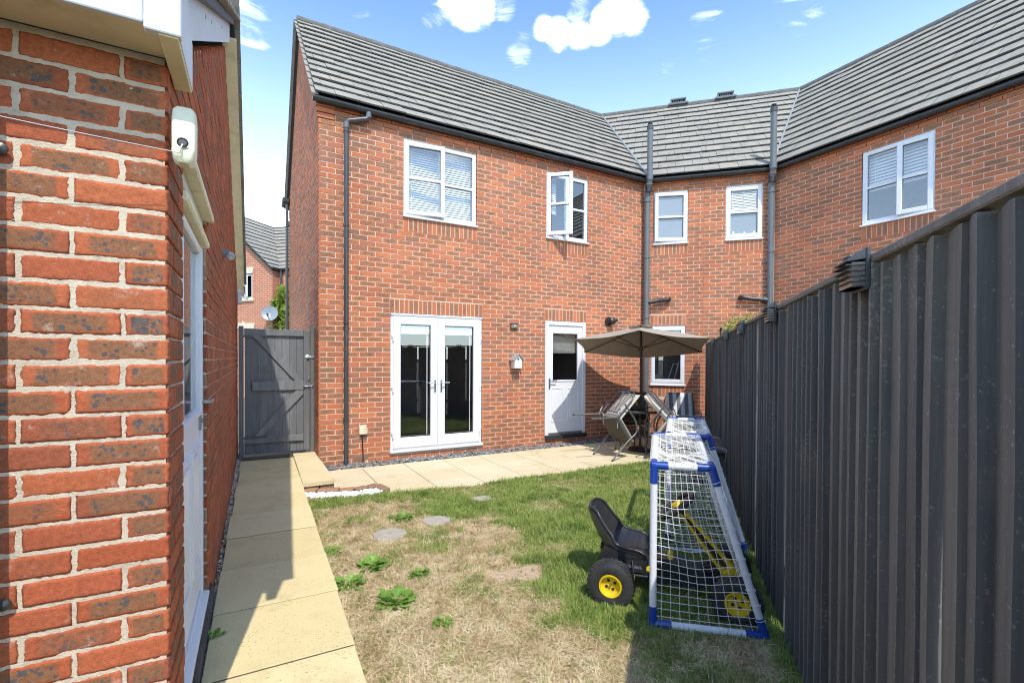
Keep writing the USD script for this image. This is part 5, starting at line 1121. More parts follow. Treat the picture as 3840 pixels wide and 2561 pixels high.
def leaves(m, r, c, rad, n, L):
    c = np.array(c, float)
    for _ in range(n):
        v = r.normal(size=3); v /= np.linalg.norm(v); o = c + v * np.array(rad) * r.random() ** .4; d = v + r.normal(0, .7, 3) + (0, 0, .3); d /= np.linalg.norm(d); q = np.cross(d, r.normal(size=3)); q /= np.linalg.norm(q); ll = L * r.uniform(.6, 1.3)
        m.add(np.array([o, o + d * ll * .5 + q * ll * .28, o + d * ll, o + d * ll * .5 - q * ll * .28]), np.array([(0, 1, 2), (0, 2, 3)]))
    return m


sh = thing('shrub', 'yellow-green leafy shrub poking above the far end of the black fence', 'shrub', (7.1, 5.05, -.1)); r = np.random.default_rng(5); m = MB()
for k in range(26):
    f = k / 25; c = np.array([6.86, 5.18, 1.55]) + f * np.array([.46, -.25, .0]); hgt = 2.03 + .17 * f + r.uniform(-.12, .07)
    for z in np.arange(1.35, hgt, .09): leaves(m, r, c + (r.normal(0, .03), r.normal(0, .03), z - 1.55), (.06, .06, .06), 9, .05)
put(sh, 'foliage', m, M['shrub'], kind='stuff')
for x, y in ((6.95, 5.14), (7.1, 5.05), (7.25, 4.97)): put(sh, 'stem', MB().tube([(x, y, -.12), (x + .02, y, 1.0), (x, y + .02, 1.75)], [.014, .01, .004], 6), M['stem'])
pb = thing('pole', 'short black bracket with a T-shaped top standing just above the far fence', 'bracket', tuple(FN.p(5.18, -.05, 1.7)))
put(pb, 'stem', MB().tube([FN.p(5.18, -.04, 1.5), FN.p(5.18, -.04, 1.90)], .012, 8), M['black']); put(pb, 'head', MB().bar(FN.p(5.10, -.04, 1.93), FN.p(5.26, -.04, 1.885), .03, .02), M['black'])

# ------------------------------------------------------------------ things on the house wall
t = thing('wall_light', 'small flat metal wall light on the bricks above the bird box', 'wall light', tuple(W1.p(3.995, .03, 2.03)))
put(t, 'body', MB().wbox(W1, 3.925, 4.065, .002, .05, 1.985, 2.055, .008), M['bronze']); put(t, 'lid', MB().wbox(W1, 3.92, 4.07, .002, .058, 2.056, 2.072, .004), M['greypipe']); put(t, 'sensor', MB().lathe([(0, .006), (.012, .004), (.014, 0)], W1.p(3.995, .05, 2.025), W1.n, 12), M['upvc'], 40)
t = thing('bird_box', 'white wooden bird box with grey pitched roof, hung between the two doors', 'bird box', tuple(W1.p(4.01, .08, 1.3)))
b0, b1, zb, ze, za, dp = 3.945, 4.085, 1.30, 1.455, 1.545, .14; mid = (b0 + b1) / 2
put(t, 'box', MB().prism([(b0, zb), (b1, zb), (b1, ze), (mid, za - .008), (b0, ze)], lambda a: W1.pts(np.c_[a[:, 0], a[:, 2], a[:, 1]]), .004, dp), M['whitewood'])
for sg in (-1, 1): put(t, 'roof_board', MB().bar(W1.p(mid, (dp + .03) / 2, za), W1.p(mid + sg * .105, (dp + .03) / 2, ze - .02), dp + .035, .010, up=(-.0, .0, 1.0)), M['oldgrey'])
put(t, 'entrance_hole', MB().lathe([(0, .002), (.017, .002), (.018, 0)], W1.p(mid, dp, 1.455), W1.n, 16), M['seal']); put(t, 'perch', MB().tube([W1.p(mid, dp, 1.42), W1.p(mid, dp + .03, 1.42)], .004, 6), M['whitewood'])
t = thing('junction_box', 'cream square junction box low on the wall with a black cable running down', 'junction box', tuple(W1.p(1.457, .03, .41)))
put(t, 'box', MB().wbox(W1, 1.402, 1.512, .002, .055, .345, .478, .008), M['cream_plastic']); put(t, 'cable', MB().tube(bend([W1.p(1.452, .03, .35), W1.p(1.455, .022, .16), W1.p(1.466, .016, .02), W1.p(1.463, .03, -.12)], .05), .009, 7), M['black'], True)

# ------------------------------------------------------------------ parasol, table, chairs
PC = np.array([5.76, 5.93]); PG = -.07
ps = thing('parasol', 'open taupe garden parasol on a dark pole above the patio table', 'parasol', (*PC, PG))
vd = np.array([PC[0], PC[1], 0]); vd /= np.linalg.norm(vd); rt = np.array([vd[1], -vd[0], 0]); R_ = 1.19; hub = np.array([*PC, 1.67]); til = math.radians(9.5)
ax = np.array([0, 0, math.cos(til)]) + vd * math.sin(til); fwd = vd * math.cos(til) - np.array([0, 0, math.sin(til)])       # canopy frame
apex = hub + ax * .33; rimc = hub + ax * .02
def cp(a, rr, h): return rimc + (fwd * math.cos(a) + rt * math.sin(a)) * rr + ax * h
ribs = [k * math.pi / 3 + .02 for k in range(6)]; m = MB(); NS = 10; NA = 8
def canopy(off, flip):
    for k in range(6):
        G = []
        for i in range(NS + 1):
            f = i / NS; row = []
            for j in range(NA + 1):
                t = j / NA; A = ribs[k] + t * math.pi / 3; e = math.cos(math.pi / 6) / math.cos((t - .5) * math.pi / 3)
                sag = 4 * t * (1 - t); rr = R_ * f * (e - .055 * sag * f); hh = .31 * (1 - f ** 1.12) - .035 * sag * f * (1 - .3 * f) + off; row.append(cp(A, max(rr, .001), hh))
            G.append(row)
        m.grid(np.array(G), flip)
canopy(0, False); canopy(-.004, True); put(ps, 'canopy', m, M['canvas'], 30)
m = MB()
for k in range(6):
    G = []
    for f in (.0, .5, 1.0): G.append([cp(ribs[k] + t * math.pi / 3, max(.22 * f * math.cos(math.pi / 6) / math.cos((t - .5) * math.pi / 3), .001), .345 - .035 * f + .012 * math.sin(t * 6.28 * 2) * f) for t in np.linspace(0, 1, 7)])
    m.grid(np.array(G))
put(ps, 'vent_flap', m, M['canvas'], True)
for a in ribs:
    put(ps, 'rib', MB().tube([cp(a, .03, .295), cp(a, R_ * .98, -.008)], .008, 6), M['darkmetal']); put(ps, 'strut', MB().tube([hub - np.array([0, 0, .03]), cp(a, R_ * .46, .155)], .007, 6), M['darkmetal'])
put(ps, 'pole', MB().tube([(*PC, PG), (*PC, hub[2] - .02), (*(apex[:2] * .6 + PC * .4), apex[2] - .03)], .019, 12), M['darkmetal'], 40); put(ps, 'hub', MB().lathe([(.019, -.05), (.036, -.045), (.036, .03), (.02, .04)], hub - np.array([0, 0, .03]), (0, 0, 1), 14), M['darkmetal'], 40); put(ps, 'finial', MB().lathe([(.012, 0), (.02, .02), (.012, .045), (0, .05)], apex + ax * .015, ax, 12), M['darkmetal'], 40)
put(ps, 'base', MB().lathe([(.0, .09), (.03, .09), (.035, .07), (.17, .05), (.2, .02), (.2, 0)], (*PC, PG), (0, 0, 1), 24), M['darkmetal'], 40)
tb = thing('patio_table', 'round glass-topped dark metal patio table under the parasol', 'table', (*PC, PG)); TZ = .615
m = MB(); a = np.linspace(0, 2 * math.pi, 41)[:-1]; m.tube(np.c_[PC[0] + .45 * np.cos(a), PC[1] + .45 * np.sin(a), np.full(40, TZ)], .022, 8, closed=True); put(tb, 'rim', m, M['tablemetal'], True); put(tb, 'glass_top', MB().lathe([(.0, TZ + .012), (.44, TZ + .012), (.44, TZ + .006), (0, TZ + .006)], (*PC, 0), (0, 0, 1), 40), M['tableglass'])
for k in range(4):
    A = math.pi / 4 + k * math.pi / 2 + .3; q = np.array([math.cos(A), math.sin(A)]); P = [(*(PC + q * r_), z) for r_, z in ((.42, TZ - .01), (.30, TZ - .16), (.27, .3), (.36, PG + .01))]; put(tb, 'leg', MB().tube(bend(P, .12), .016, 8), M['tablemetal'], True)
put(tb, 'leg_ring', MB().tube(np.c_[PC[0] + .285 * np.cos(a), PC[1] + .285 * np.sin(a), np.full(40, .20)], .011, 7, closed=True), M['tablemetal'], True)


def pad(o, X, Y, Nn, w, h, th, nx, ny, rows=4, cols=3):
    """A stuffed cushion: o corner, X across, Y along, Nn thickness; tufted in rows and columns."""
    m = MB(); a = np.linspace(0, 1, nx); b = np.linspace(0, 1, ny); A, B = np.meshgrid(a, b, indexing='ij'); ed = np.minimum(np.minimum(A, 1 - A) * w, np.minimum(B, 1 - B) * h); puff = np.sqrt(np.clip(ed / (th * .9), 0, 1))
    tuft_ = .18 * np.exp(-((np.mod(B * rows + .5, 1) - .5) / .13) ** 2) + .10 * np.exp(-((np.mod(A * cols + .5, 1) - .5) / .09) ** 2); puff = puff * (1 - tuft_ * (ed > th * .4)); base = o + (A * w)[..., None] * X + (B * h)[..., None] * Y
    m.grid(base + (puff * th / 2)[..., None] * Nn + Nn * th / 2); m.grid(base - (puff * th / 2)[..., None] * Nn + Nn * th / 2, True); return m


def chair_parts(t, Mx, cushion_mat, tipped):
    """A metal arm chair with sling seat and cushion. Local: x forward, y left, z up; Mx places it."""
    T = lambda P: np.asarray(P, float) @ Mx[:3, :3].T + Mx[:3, 3]; dv = lambda v: Mx[:3, :3] @ np.array(v, float); hw = .25; fr_ = M['tablemetal']
    for s in (1, -1):
        y = s * hw
        arm = bend([(.50, y * 1.08, 0), (.40, y * 1.10, .34), (.36, y * 1.12, .60), (.20, y * 1.12, .655), (-.12, y * 1.04, .62)], .11, 7); put(t, 'arm_loop', MB().tube(T(arm), .0125, 8), M['steelgrey'], True)
        put(t, 'rear_leg', MB().tube(T([(-.10, y, .52), (-.02, y, .40), (-.25, y * 1.05, 0)]), .0125, 8), M['steelgrey'], True); put(t, 'foot', MB().tube(T([(-.243, y * 1.05, .02), (-.252, y * 1.05, -.004)]), .016, 8), M['seal']); put(t, 'foot', MB().tube(T([(.496, y * 1.08, .02), (.502, y * 1.08, -.004)]), .016, 8), M['seal'])
    seat = bend([(.0, hw, .40), (.46, hw, .43), (.50, hw * .6, .42), (.50, -hw * .6, .42), (.46, -hw, .43), (.0, -hw, .40)], .06); put(t, 'seat_frame', MB().tube(T(seat), .0115, 8), fr_, True)
    back = bend([(.0, hw, .40), (-.115, hw, .80), (-.15, hw * .8, .90), (-.165, 0, .94), (-.15, -hw * .8, .90), (-.115, -hw, .80), (.0, -hw, .40)], .10); put(t, 'back_frame', MB().tube(T(back), .0115, 8), fr_, True)
    put(t, 'back_rail', MB().tube(T([(-.03, hw, .505), (-.03, -hw, .505)]), .009, 8), fr_)
    for y0, y1, yc in ((.10, .17, .06), (.035, .06, .01), (-.035, -.06, -.01), (-.10, -.17, -.06)):
        put(t, 'back_bar', MB().tube(T([(-.03, y0, .505), (-.06, yc * 1.1 + y0 * .2, .62), (-.10, y0 * .8 + y1 * .2, .76), (-.15, y1, .90)]), .0065, 6), fr_, True)
    m = MB(); a = np.linspace(0, 1, 7); b = np.linspace(-1, 1, 9); A, B = np.meshgrid(a, b, indexing='ij'); m.grid(T(np.stack([.01 + A * .47, B * (hw - .012), .40 + A * .03 - .018 * (1 - B ** 2) * np.sin(A * math.pi)], -1).reshape(-1, 3)).reshape(7, 9, 3)); put(t, 'seat_sling', m, M['sling'], True)
    X = dv((0, -1, 0)); w = .46
    put(t, 'seat_cushion', pad(T([(.01, w / 2, .425)])[0], X, dv((.998, 0, .06)), dv((-.06, 0, .998)), w, .48, .075, 22, 24), cushion_mat, True)
    put(t, 'back_cushion', pad(T([(.022, w / 2, .435)])[0], X, dv((-.27, 0, .963)), dv((.963, 0, .27)), w, .52, .08, 22, 26), cushion_mat, True)
    if tipped:
        for y in (.2, -.2): m = MB(); q = T([(-.02, y, .44)])[0]; m.tube([q, q + (.0, -.03, -.05), q + (-.01, -.035, -.12), q + (.005, -.02, -.19)], .006, 5); put(t, 'tie', m, cushion_mat, True)


def chair_matrix(pos, heading, tilt):
    """pos: where the middle of the front feet stands when tipped forward by tilt degrees about them (or the chair's centre when tilt is 0)."""
    c, s = math.cos(heading), math.sin(heading); H = np.eye(4); H[:3, :3] = [[c, -s, 0], [s, c, 0], [0, 0, 1]]; H[:3, 3] = pos
    return H @ rot([0, 1, 0], tilt) @ trimesh.transformations.translation_matrix([-.5, 0, 0]) if tilt else H


for lab, pos, hd in (('beige-cushioned metal garden chair tipped against the table, nearer the back door', (4.80, 5.75, PG + .004), math.radians(-8)), ('beige-cushioned metal garden chair tipped against the table, behind the football goals', (5.72, 5.02, PG + .004), math.radians(128))):
    t = thing('garden_chair', lab, 'chair', pos, group=None); chair_parts(t, chair_matrix(pos, hd, 60), M['beige'], True)
ps_ = (6.62, 5.85, PG); t = thing('garden_chair', 'upright garden chair with grey and white striped cushions against the angled wall', 'chair', ps_); chair_parts(t, chair_matrix(ps_, math.radians(232), 0), M['striped'], False)
t = thing('garden_chair', 'metal garden chair mostly hidden behind the parasol pole, its arched back showing', 'chair', (6.0, 6.35, PG)); chair_parts(t, chair_matrix((6.02, 6.38, PG), math.radians(225), 0), M['sling'], False)
t = thing('toy_helmet', 'dark lumpy toy with an orange clip and a silver rod lying on the patio table', 'toy', (*(PC + (-.12, .05)), TZ + .012))
q = np.array([PC[0] - .12, PC[1] + .02, TZ + .15]); ic = trimesh.creation.icosphere(3, 1.0); v = np.array(ic.vertices); v = v * (1 + .25 * (meshkit.fbm(v * 1.5 + 4, 3, 2) - .5))[:, None] * (.17, .13, .16); v[:, 2] = np.maximum(v[:, 2], -.14); put(t, 'body', MB().add(v + q, ic.faces), M['brownblack'], True)
vd2 = -vd; c = q + vd2 * .14 + np.array([0, 0, -.04]); a = np.linspace(-.6, 3.9, 14); put(t, 'orange_clip', MB().tube([c + rt * .045 * math.cos(k) + np.array([0, 0, .035 * math.sin(k)]) for k in a], .012, 8), M['orange'], True); put(t, 'rod', MB().tube(bend([q - rt * .26 + (0, 0, .16), q - rt * .20 + (0, 0, .15), q - rt * .09 + vd2 * .13 + (0, 0, -.03)], .02), .009, 8), M['chrome'], True); put(t, 'rod', MB().tube([q - rt * .24 + (0, 0, .155), q + rt * .02 + vd2 * .02 + (0, 0, .14)], .008, 8), M['chrome'], True)
t = thing('storage_box', 'low dark grey storage box against the fence behind the goals', 'storage box', tuple(FN.p(3.95, .24, -.03))); m = MB().wbox(FN, 3.45, 4.44, .02, .46, -.06, .40, .012)
put(t, 'box', m, M['boxplastic']); put(t, 'lid', MB().wbox(FN, 3.43, 4.46, .02, .485, .402, .45, .012), M['boxplastic2'])
for u in (3.66, 3.95, 4.24): put(t, 'lid_clip', MB().wbox(FN, u - .03, u + .03, .484, .496, .37, .445, .004), M['boxplastic'])

# ------------------------------------------------------------------ football goals
GH = .85


def goal(label, o, l, e, L, zb, seed, top=.29, bot=.556):
    r = np.random.default_rng(seed); l = np.array([*l, 0.]); e = np.array([*e, 0.]); l /= np.linalg.norm(l); e /= np.linalg.norm(e); o = np.array([*o, zb]); up = np.array([0, 0, 1.]); ra = .019
    P = lambda a, b, z: o + l * a + e * b + up * z
    t = thing('football_goal', label, 'football goal', tuple(o), group=None); cn = .095; tube_ = {}
    segs = []
    for a in (0, L): segs += [(P(a, 0, 0), P(a, 0, GH)), (P(a, 0, GH), P(a, top, GH)), (P(a, top, GH), P(a, bot, 0)), (P(a, bot, 0), P(a, 0, 0))]
    segs += [(P(0, 0, GH), P(L, 0, GH)), (P(0, top, GH), P(L, top, GH)), (P(0, bot, 0), P(L, bot, 0))]
    for p, q in segs:
        d = (q - p) / np.linalg.norm(q - p); k = min(cn, np.linalg.norm(q - p) * .24); put(t, 'pole', MB().tube([p + d * k * .9, q - d * k * .9], ra, 14), M['goalwhite'], 40)
    for c in {tuple(np.round(x, 4)) for sg in segs for x in sg}:
        m = MB(); c = np.array(c)
        for p, q in segs:
            for x, y in ((p, q), (q, p)):
                if np.linalg.norm(x - c) < 1e-3: d = (y - x) / np.linalg.norm(y - x); m.tube([x - d * .012, x + d * min(cn, np.linalg.norm(y - x) * .25)], ra + .0024, 14)
        ic = trimesh.creation.icosphere(2, ra + .003); m.add(ic.vertices + c, ic.faces); put(t, 'corner_joint', m, M['goalblue'], 40)
    rn = .0017; cell = .047

    def strands(fn, nu, nv, amp, skip=()):
        m = MB()
        for i in range(nu + 1):
            s_ = np.linspace(0, 1, 22); m.tube(np.array([fn(i / nu, q) for q in s_]), rn, 4, caps=False)
        for j in range(nv + 1):
            s_ = np.linspace(0, 1, max(10, nu)); m.tube(np.array([fn(q, j / nv) for q in s_]), rn, 4, caps=False)
        return m

    def side(a, sg):
        sd = r.uniform(0, 9)
        def fn(u, v):
            b1 = bot + (top - bot) * v; sagz = -.012 * math.sin(math.pi * u) * (1 - v) ** .3 * math.sin(math.pi * v) * 2; wob = .006 * math.sin(u * 9 + v * 5 + sd) + .004 * math.sin(v * 17 + sd * 2 + u * 3); inn = math.sin(math.pi * u) * math.sin(math.pi * v)
            return P(a + sg * inn * (.02 + .03 * math.sin(sd + u * 2)) , b1 * (u + .022 * math.sin(v * 8 + sd) * math.sin(math.pi * u)), GH * v + sagz + wob * inn)
        return strands(fn, 11, 20, .01)
    put(t, 'net', side(0, 1), M['net']); put(t, 'net', side(L, -1), M['net'])
    sd = r.uniform(0, 9)
    def backfn(u, v): inn = math.sin(math.pi * u) * math.sin(math.pi * v); return P(L * u + .012 * math.sin(v * 11 + sd) * math.sin(math.pi * u), bot + (top - bot) * v - inn * .035, GH * v + inn * (.010 * math.sin(u * 12 + sd) - .015))
    put(t, 'net', strands(backfn, int(L / cell), 20, .01), M['net'])
    def topfn(u, v): inn = math.sin(math.pi * u) * math.sin(math.pi * v); return P(L * u + .015 * math.sin(v * 9 + sd + u * 4), top * v, GH + .012 - inn * (.035 + .012 * math.sin(u * 14 + sd)) + .002 * math.sin(u * 40 + v * 20))
    put(t, 'net', strands(topfn, int(L / .030), 8, .01), M['net'])
    m = MB()                                              # cord lashed round the poles
    for p, q in segs[1:3] + segs[8:10]:
        d = (q - p) / np.linalg.norm(q - p); x = np.cross(d, (0.3, .2, .9)); x /= np.linalg.norm(x); y = np.cross(d, x); n_ = int(np.linalg.norm(q - p) / cell / 1.6)
        for k in range(1, n_): c = p + (q - p) * k / n_; aa = np.linspace(0, 2 * math.pi, 9); m.tube([c + (x * math.cos(w_) + y * math.sin(w_)) * (ra + .005) + d * .012 * (w_ / 6.28 - .5) for w_ in aa], .0018, 4, caps=False)
    put(t, 'lashing', m, M['net'], kind='stuff'); return t


goal('blue and white football goal nearest the camera, with the pedal kart parked inside it', (1.896, 1.847), (.722, .692), (.756, -.655), 1.06, .055, 1)
goal('second blue and white football goal, behind the first one and nearer the garden chairs', (2.82, 2.60), (.745, .667), (.72, -.694), 1.05, .035, 2)

# ------------------------------------------------------------------ pedal kart
K0 = np.array([1.85, 2.13, .03]); KU = np.array([.669, -.743, 0]); KV = np.array([.743, .669, 0])
kp = lambda u, v, z: K0 + KU * u + KV * v + np.array([0, 0, z]); kps = lambda a: np.array([kp(*q) for q in a])
kt = thing('pedal_kart', 'black pedal kart with yellow wheel hubs and steering column, its front inside the goal', 'pedal kart', tuple(K0))
for u, v, R0, wd, front in ((0, 0, .136, .05, 0), (.0, .53, .136, .05, 0), (.675, .03, .130, .045, 1), (.675, .50, .130, .045, 1)):
    axv = KV * (-1 if v < .3 else 1); st_ = rot([0, 0, 1], -6 if front else 0)[:3, :3]; axv = st_ @ axv; c = kp(u, v, R0 - .004)
    prof = [(.062, -wd * .75), (.075, -wd * .95), (R0 * .80, -wd * 1.02), (R0 * .94, -wd * .8), (R0 * .985, -wd * .4), (R0, 0), (R0 * .985, wd * .4), (R0 * .94, wd * .8), (R0 * .80, wd * 1.02), (.075, wd * .95), (.062, wd * .75)]
    m = MB().lathe(prof, c, axv, 44); wp = put(kt, 'wheel', m, M['tyre'], 40); m = MB(); a1 = np.cross(axv, (0, 0, 1.)); a1 /= np.linalg.norm(a1); a2 = np.cross(axv, a1)
    for k in range(30):
        for rr, off, sh_ in ((R0 * .995, -wd * .22, 0), (R0 * .995, wd * .22, .5), (R0 * .955, -wd * .70, .5), (R0 * .955, wd * .70, 0)):
            A = (k + sh_) / 30 * 2 * math.pi; rd = a1 * math.cos(A) + a2 * math.sin(A); tg = np.cross(axv, rd); m.box(c + rd * rr + axv * off, (.0035, .0085, .0075), np.array([rd, tg, axv]), .001)
    put(wp, 'tread', m, M['tyre'], kind='stuff')
    m = MB().lathe([(0, wd * .35), (.045, wd * .35), (.052, wd * .45), (.057, wd * .95), (.064, wd * .98), (.066, wd * .80)], c, axv, 32); m.lathe([(.0, -wd * .5), (.062, -wd * .5), (.064, -wd * .8)], c, axv, 32); put(wp, 'rim', m, M['yellow'], 40)
    for k in range(4): A = k * math.pi / 2 + .5; put(wp, 'rim_hole', MB().lathe([(0, .0015), (.0085, .0015), (.0095, 0)], c + axv * (wd * .35 + .001) + (a1 * math.cos(A) + a2 * math.sin(A)) * .027, axv, 14), M['seal'])
    put(wp, 'hub_nut', MB().lathe([(0, .016), (.006, .015), (.0075, .0), ], c + axv * (wd * .35), axv, 10), M['chrome'], 40)
put(kt, 'rear_axle', MB().tube([kp(0, .0, .132), kp(0, .53, .132)], .010, 8), M['black']); put(kt, 'front_axle', MB().tube([kp(.675, .03, .126), kp(.655, .10, .13), kp(.655, .43, .13), kp(.675, .50, .126)], .014, 8), M['black'], True)
SV = .265                                                  # seat: a moulded shell
prof = [(.20, .225), (.195, .272), (.15, .285), (.07, .266), (.0, .264), (-.055, .292), (-.092, .345), (-.122, .405), (-.145, .46), (-.158, .50), (-.164, .518)]
t_ = np.linspace(0, 1, len(prof)); tt = np.linspace(0, 1, 34); pu = np.interp(tt, t_, [p[0] for p in prof]); pz_ = np.interp(tt, t_, [p[1] for p in prof])
from scipy.ndimage import gaussian_filter1d
pu, pz_ = gaussian_filter1d(pu, 1.3, mode='nearest'), gaussian_filter1d(pz_, 1.3, mode='nearest'); hw_ = np.interp(tt, [0, .12, .35, .5, .8, .93, .97, 1], [.155, .165, .17, .165, .135, .105, .08, .03]); rise = np.interp(tt, [0, .15, .35, .55, .85, 1], [.0, .012, .055, .085, .05, .0])
G = []; sx = np.linspace(-1, 1, 19); du, dz = np.gradient(pu), np.gradient(pz_); nn = np.hypot(du, dz); nu_, nzv = dz / nn, -du / nn   # points forward/up
sgn = 1 if nzv[12] > 0 else -1
for k in range(34):
    b = rise[k] * np.abs(sx) ** 2.4; row = [kp(pu[k] + sgn * nu_[k] * q, SV + s_ * hw_[k], pz_[k] + sgn * nzv[k] * q) for s_, q in zip(sx, b)]; G.append(row)
G = np.array(G); Nrm = np.cross(np.gradient(G, axis=0), np.gradient(G, axis=1)); Nrm /= np.linalg.norm(Nrm, axis=2, keepdims=True) + 1e-9; m = MB(); m.grid(G); G2 = G - Nrm * .0 + (np.array([0, 0, -.022]) - KU * .018); m.grid(G2, True)
edge = np.concatenate([G[:, 0], G[-1, 1:], G[-2::-1, -1], G[0, -2:0:-1]]); edge2 = np.concatenate([G2[:, 0], G2[-1, 1:], G2[-2::-1, -1], G2[0, -2:0:-1]]); m.grid(np.stack([np.vstack([edge, edge[:1]]), np.vstack([edge2, edge2[:1]])])); se = put(kt, 'seat', m, M['seatblack'], 45)
put(se, 'seat_edge', MB().tube(np.vstack([edge, edge[:1]])[::1], .009, 7), M['seatblack'], True)
put(se, 'grip_slot', MB().box(kp(-.143, SV, .478) , (.035, .012, .016), np.array([KV, KU * .98 + np.array([0, 0, .2]), np.cross(KV, KU)]), .006), M['seal'])
m = MB()
for s_ in (-1, 1): m.prism([(-.06, .172), (.19, .172), (.195, .24), (.15, .275), (.03, .295), (-.055, .30), (-.08, .26)], lambda a, s_=s_: kps(np.c_[a[:, 0], SV + s_ * (.150 + a[:, 2]), a[:, 1]]), 0, .012)
m.prism([(-.06, .172), (.19, .172), (.195, .235), (-.075, .25)], lambda a: kps(np.c_[a[:, 0], SV + a[:, 2], a[:, 1]]), -.14, .14); put(kt, 'seat_base', m, M['seatblack'])
put(kt, 'seat_bracket', MB().prism([(.045, .195), (.165, .195), (.165, .212), (.045, .212)], lambda a: kps(np.c_[a[:, 0], SV - .166 + a[:, 2], a[:, 1]]), 0, .005), M['greypipe'])
for v in (.075, .45): put(kt, 'seat_rail', MB().tube(bend([kp(-.085, v, .145), kp(-.06, v, .165), kp(.20, v, .168)], .02), .009, 8), M['black'], True)
m = MB()
for v in (SV - .05, SV + .05): m.bar(kp(-.05, v, .15), kp(.66, v, .14), .03, .04, ch=.004)
put(kt, 'chassis', m, M['black']); put(kt, 'chain_case', MB().prism([(.08, .10), (.50, .09), (.56, .125), (.50, .19), (.30, .235), (.10, .23), (.06, .18)], lambda a: kps(np.c_[a[:, 0], SV + a[:, 2], a[:, 1]]), -.065, .065), M['seatblack'])
put(kt, 'case_print', MB().wbox(WF(kp(.18, SV - .0665, 0), KU[:2], -KV[:2]), 0, .10, 0, .0012, .206, .222), M['yellowgrey'])
put(kt, 'pedal_grip', MB().tube([kp(.155, .13, .190), kp(.245, .13, .192)], .0185, 14), M['yellow'], 40); put(kt, 'brake_lever', MB().tube(bend([kp(.11, .10, .24), kp(.12, .075, .19), kp(.118, .06, .12)], .02), .005, 6), M['black'], True); put(kt, 'brake_grip', MB().tube([kp(.119, .062, .165), kp(.118, .058, .115)], .0115, 10), M['yellow'], 40); put(kt, 'pedal_grip', MB().tube([kp(.325, .17, .265), kp(.325, .235, .265)], .018, 12), M['yellow'], 40)
put(kt, 'crank', MB().tube(bend([kp(.325, .235, .265), kp(.325, .26, .20), kp(.33, .30, .16)], .02), .008, 8).tube([kp(.19, .13, .19), kp(.33, .2, .16)], .007, 6), M['black'], True)
ct, cb = kp(.41, SV, .492), kp(.68, SV, .155)            # steering column: a yellow twin-bar fork
cd = (cb - ct) / np.linalg.norm(cb - ct); cn_ = np.cross(KV, cd)
for off in (.022, -.022): put(kt, 'column_bar', MB().bar(ct + cn_ * off * .6 - cd * .02, cb + cn_ * off * 1.6, .05, .016, up=cn_, ch=.004), M['yellow'])
put(kt, 'column_core', MB().tube([ct - cd * .06, cb], .013, 8), M['black']); put(kt, 'column_foot', MB().bar(cb - cd * .07, cb + cd * .03, .09, .075, up=cn_, ch=.008), M['yellow']); m = MB(); a = np.linspace(0, 9 * 2 * math.pi, 120); q0 = ct + (cb - ct) * .62 + cn_ * .075; m.tube([q0 + cd * .012 * w_ / 6.28 * 1.6 + (KV * math.cos(w_) + cn_ * math.sin(w_)) * .026 for w_ in a], .006, 6); put(kt, 'spring', m, M['black'], True)
sc_ = ct - cd * .075; a = np.linspace(0, 2 * math.pi, 33)[:-1]; m = MB().tube([sc_ + (KV * math.cos(w_) * .125 + cn_ * math.sin(w_) * .115) for w_ in a], .015, 10, closed=True)
for A in (.6, 2.54, 4.71): m.bar(sc_, sc_ + KV * math.cos(A) * .12 + cn_ * math.sin(A) * .11, .03, .014, up=cd, ch=.003)
sw_ = put(kt, 'steering_wheel', m, M['seatblack'], 45); put(sw_, 'horn_pad', MB().lathe([(0, .02), (.03, .018), (.038, .008), (.04, 0)], sc_ - cd * .002, -cd, 18), M['yellow'], 40)
# ------------------------------------------------------------------ the houses seen between garage and gable
FH = WF((.78, 20.225), (.7071, -.7071)); far = thing('far_house', 'distant red brick house with grey roof seen through the gap above the side gate', 'house', (.78, 20.2, -.1))
n = {'g': ('geometry', {}), 'vr': ('vector_rotate', {'rotate_type': 'z_axis', 'angle': math.radians(45)}), 'sx': ('separate_xyz', {}), 'cx': ('combine_xyz', {}), 'b': ('brick_texture', {'scale': 1.0, 'color1': (.46, .16, .075), 'color2': (.36, .125, .065), 'mortar': (.60, .46, .36), 'mortar_size': .006, 'brick_width': .225, 'row_height': .075, 'bias': .0}), 'p': ('principled_bsdf', {'roughness': .9})}
M['farbrick'] = look('far_brick', n, [('g.position', 'vr.vector'), ('vr.vector', 'sx.vector'), ('sx.x', 'cx.x'), ('sx.z', 'cx.y'), ('cx.vector', 'b.vector'), ('b.color', 'p.base_color')], 'p.BSDF')
M['farstone'] = pbr('far_stone', (.60, .52, .38), .9)
fz = 4.85; sl_ = .86; WU, WZ = (-1.62, -.95), (3.72, 4.66)
m = MB(); P = [(-6, -.2), (0, -.2), (0, fz), (-3.0, fz + 3 * sl_), (-6, fz)]; hole = sbox(WU[0], WZ[0], WU[1], WZ[1]); poly = Polygon(P).difference(hole); v2, f2 = trimesh.creation.triangulate_polygon(poly, engine='earcut'); m.add(FH.pts(np.c_[v2[:, 0], 0 * v2[:, 0], v2[:, 1]]), f2)
m.add(FH.pts([(0, 0, -.2), (0, -.35, -.2), (0, -.35, fz), (0, 0, fz)]), [(0, 1, 2, 3)]); m.add(FH.pts([(0, -.35, -.2), (6, -.35, -.2), (6, -.35, fz), (0, -.35, fz)]), [(0, 1, 2, 3)]); put(far, 'wall', m, M['farbrick'])
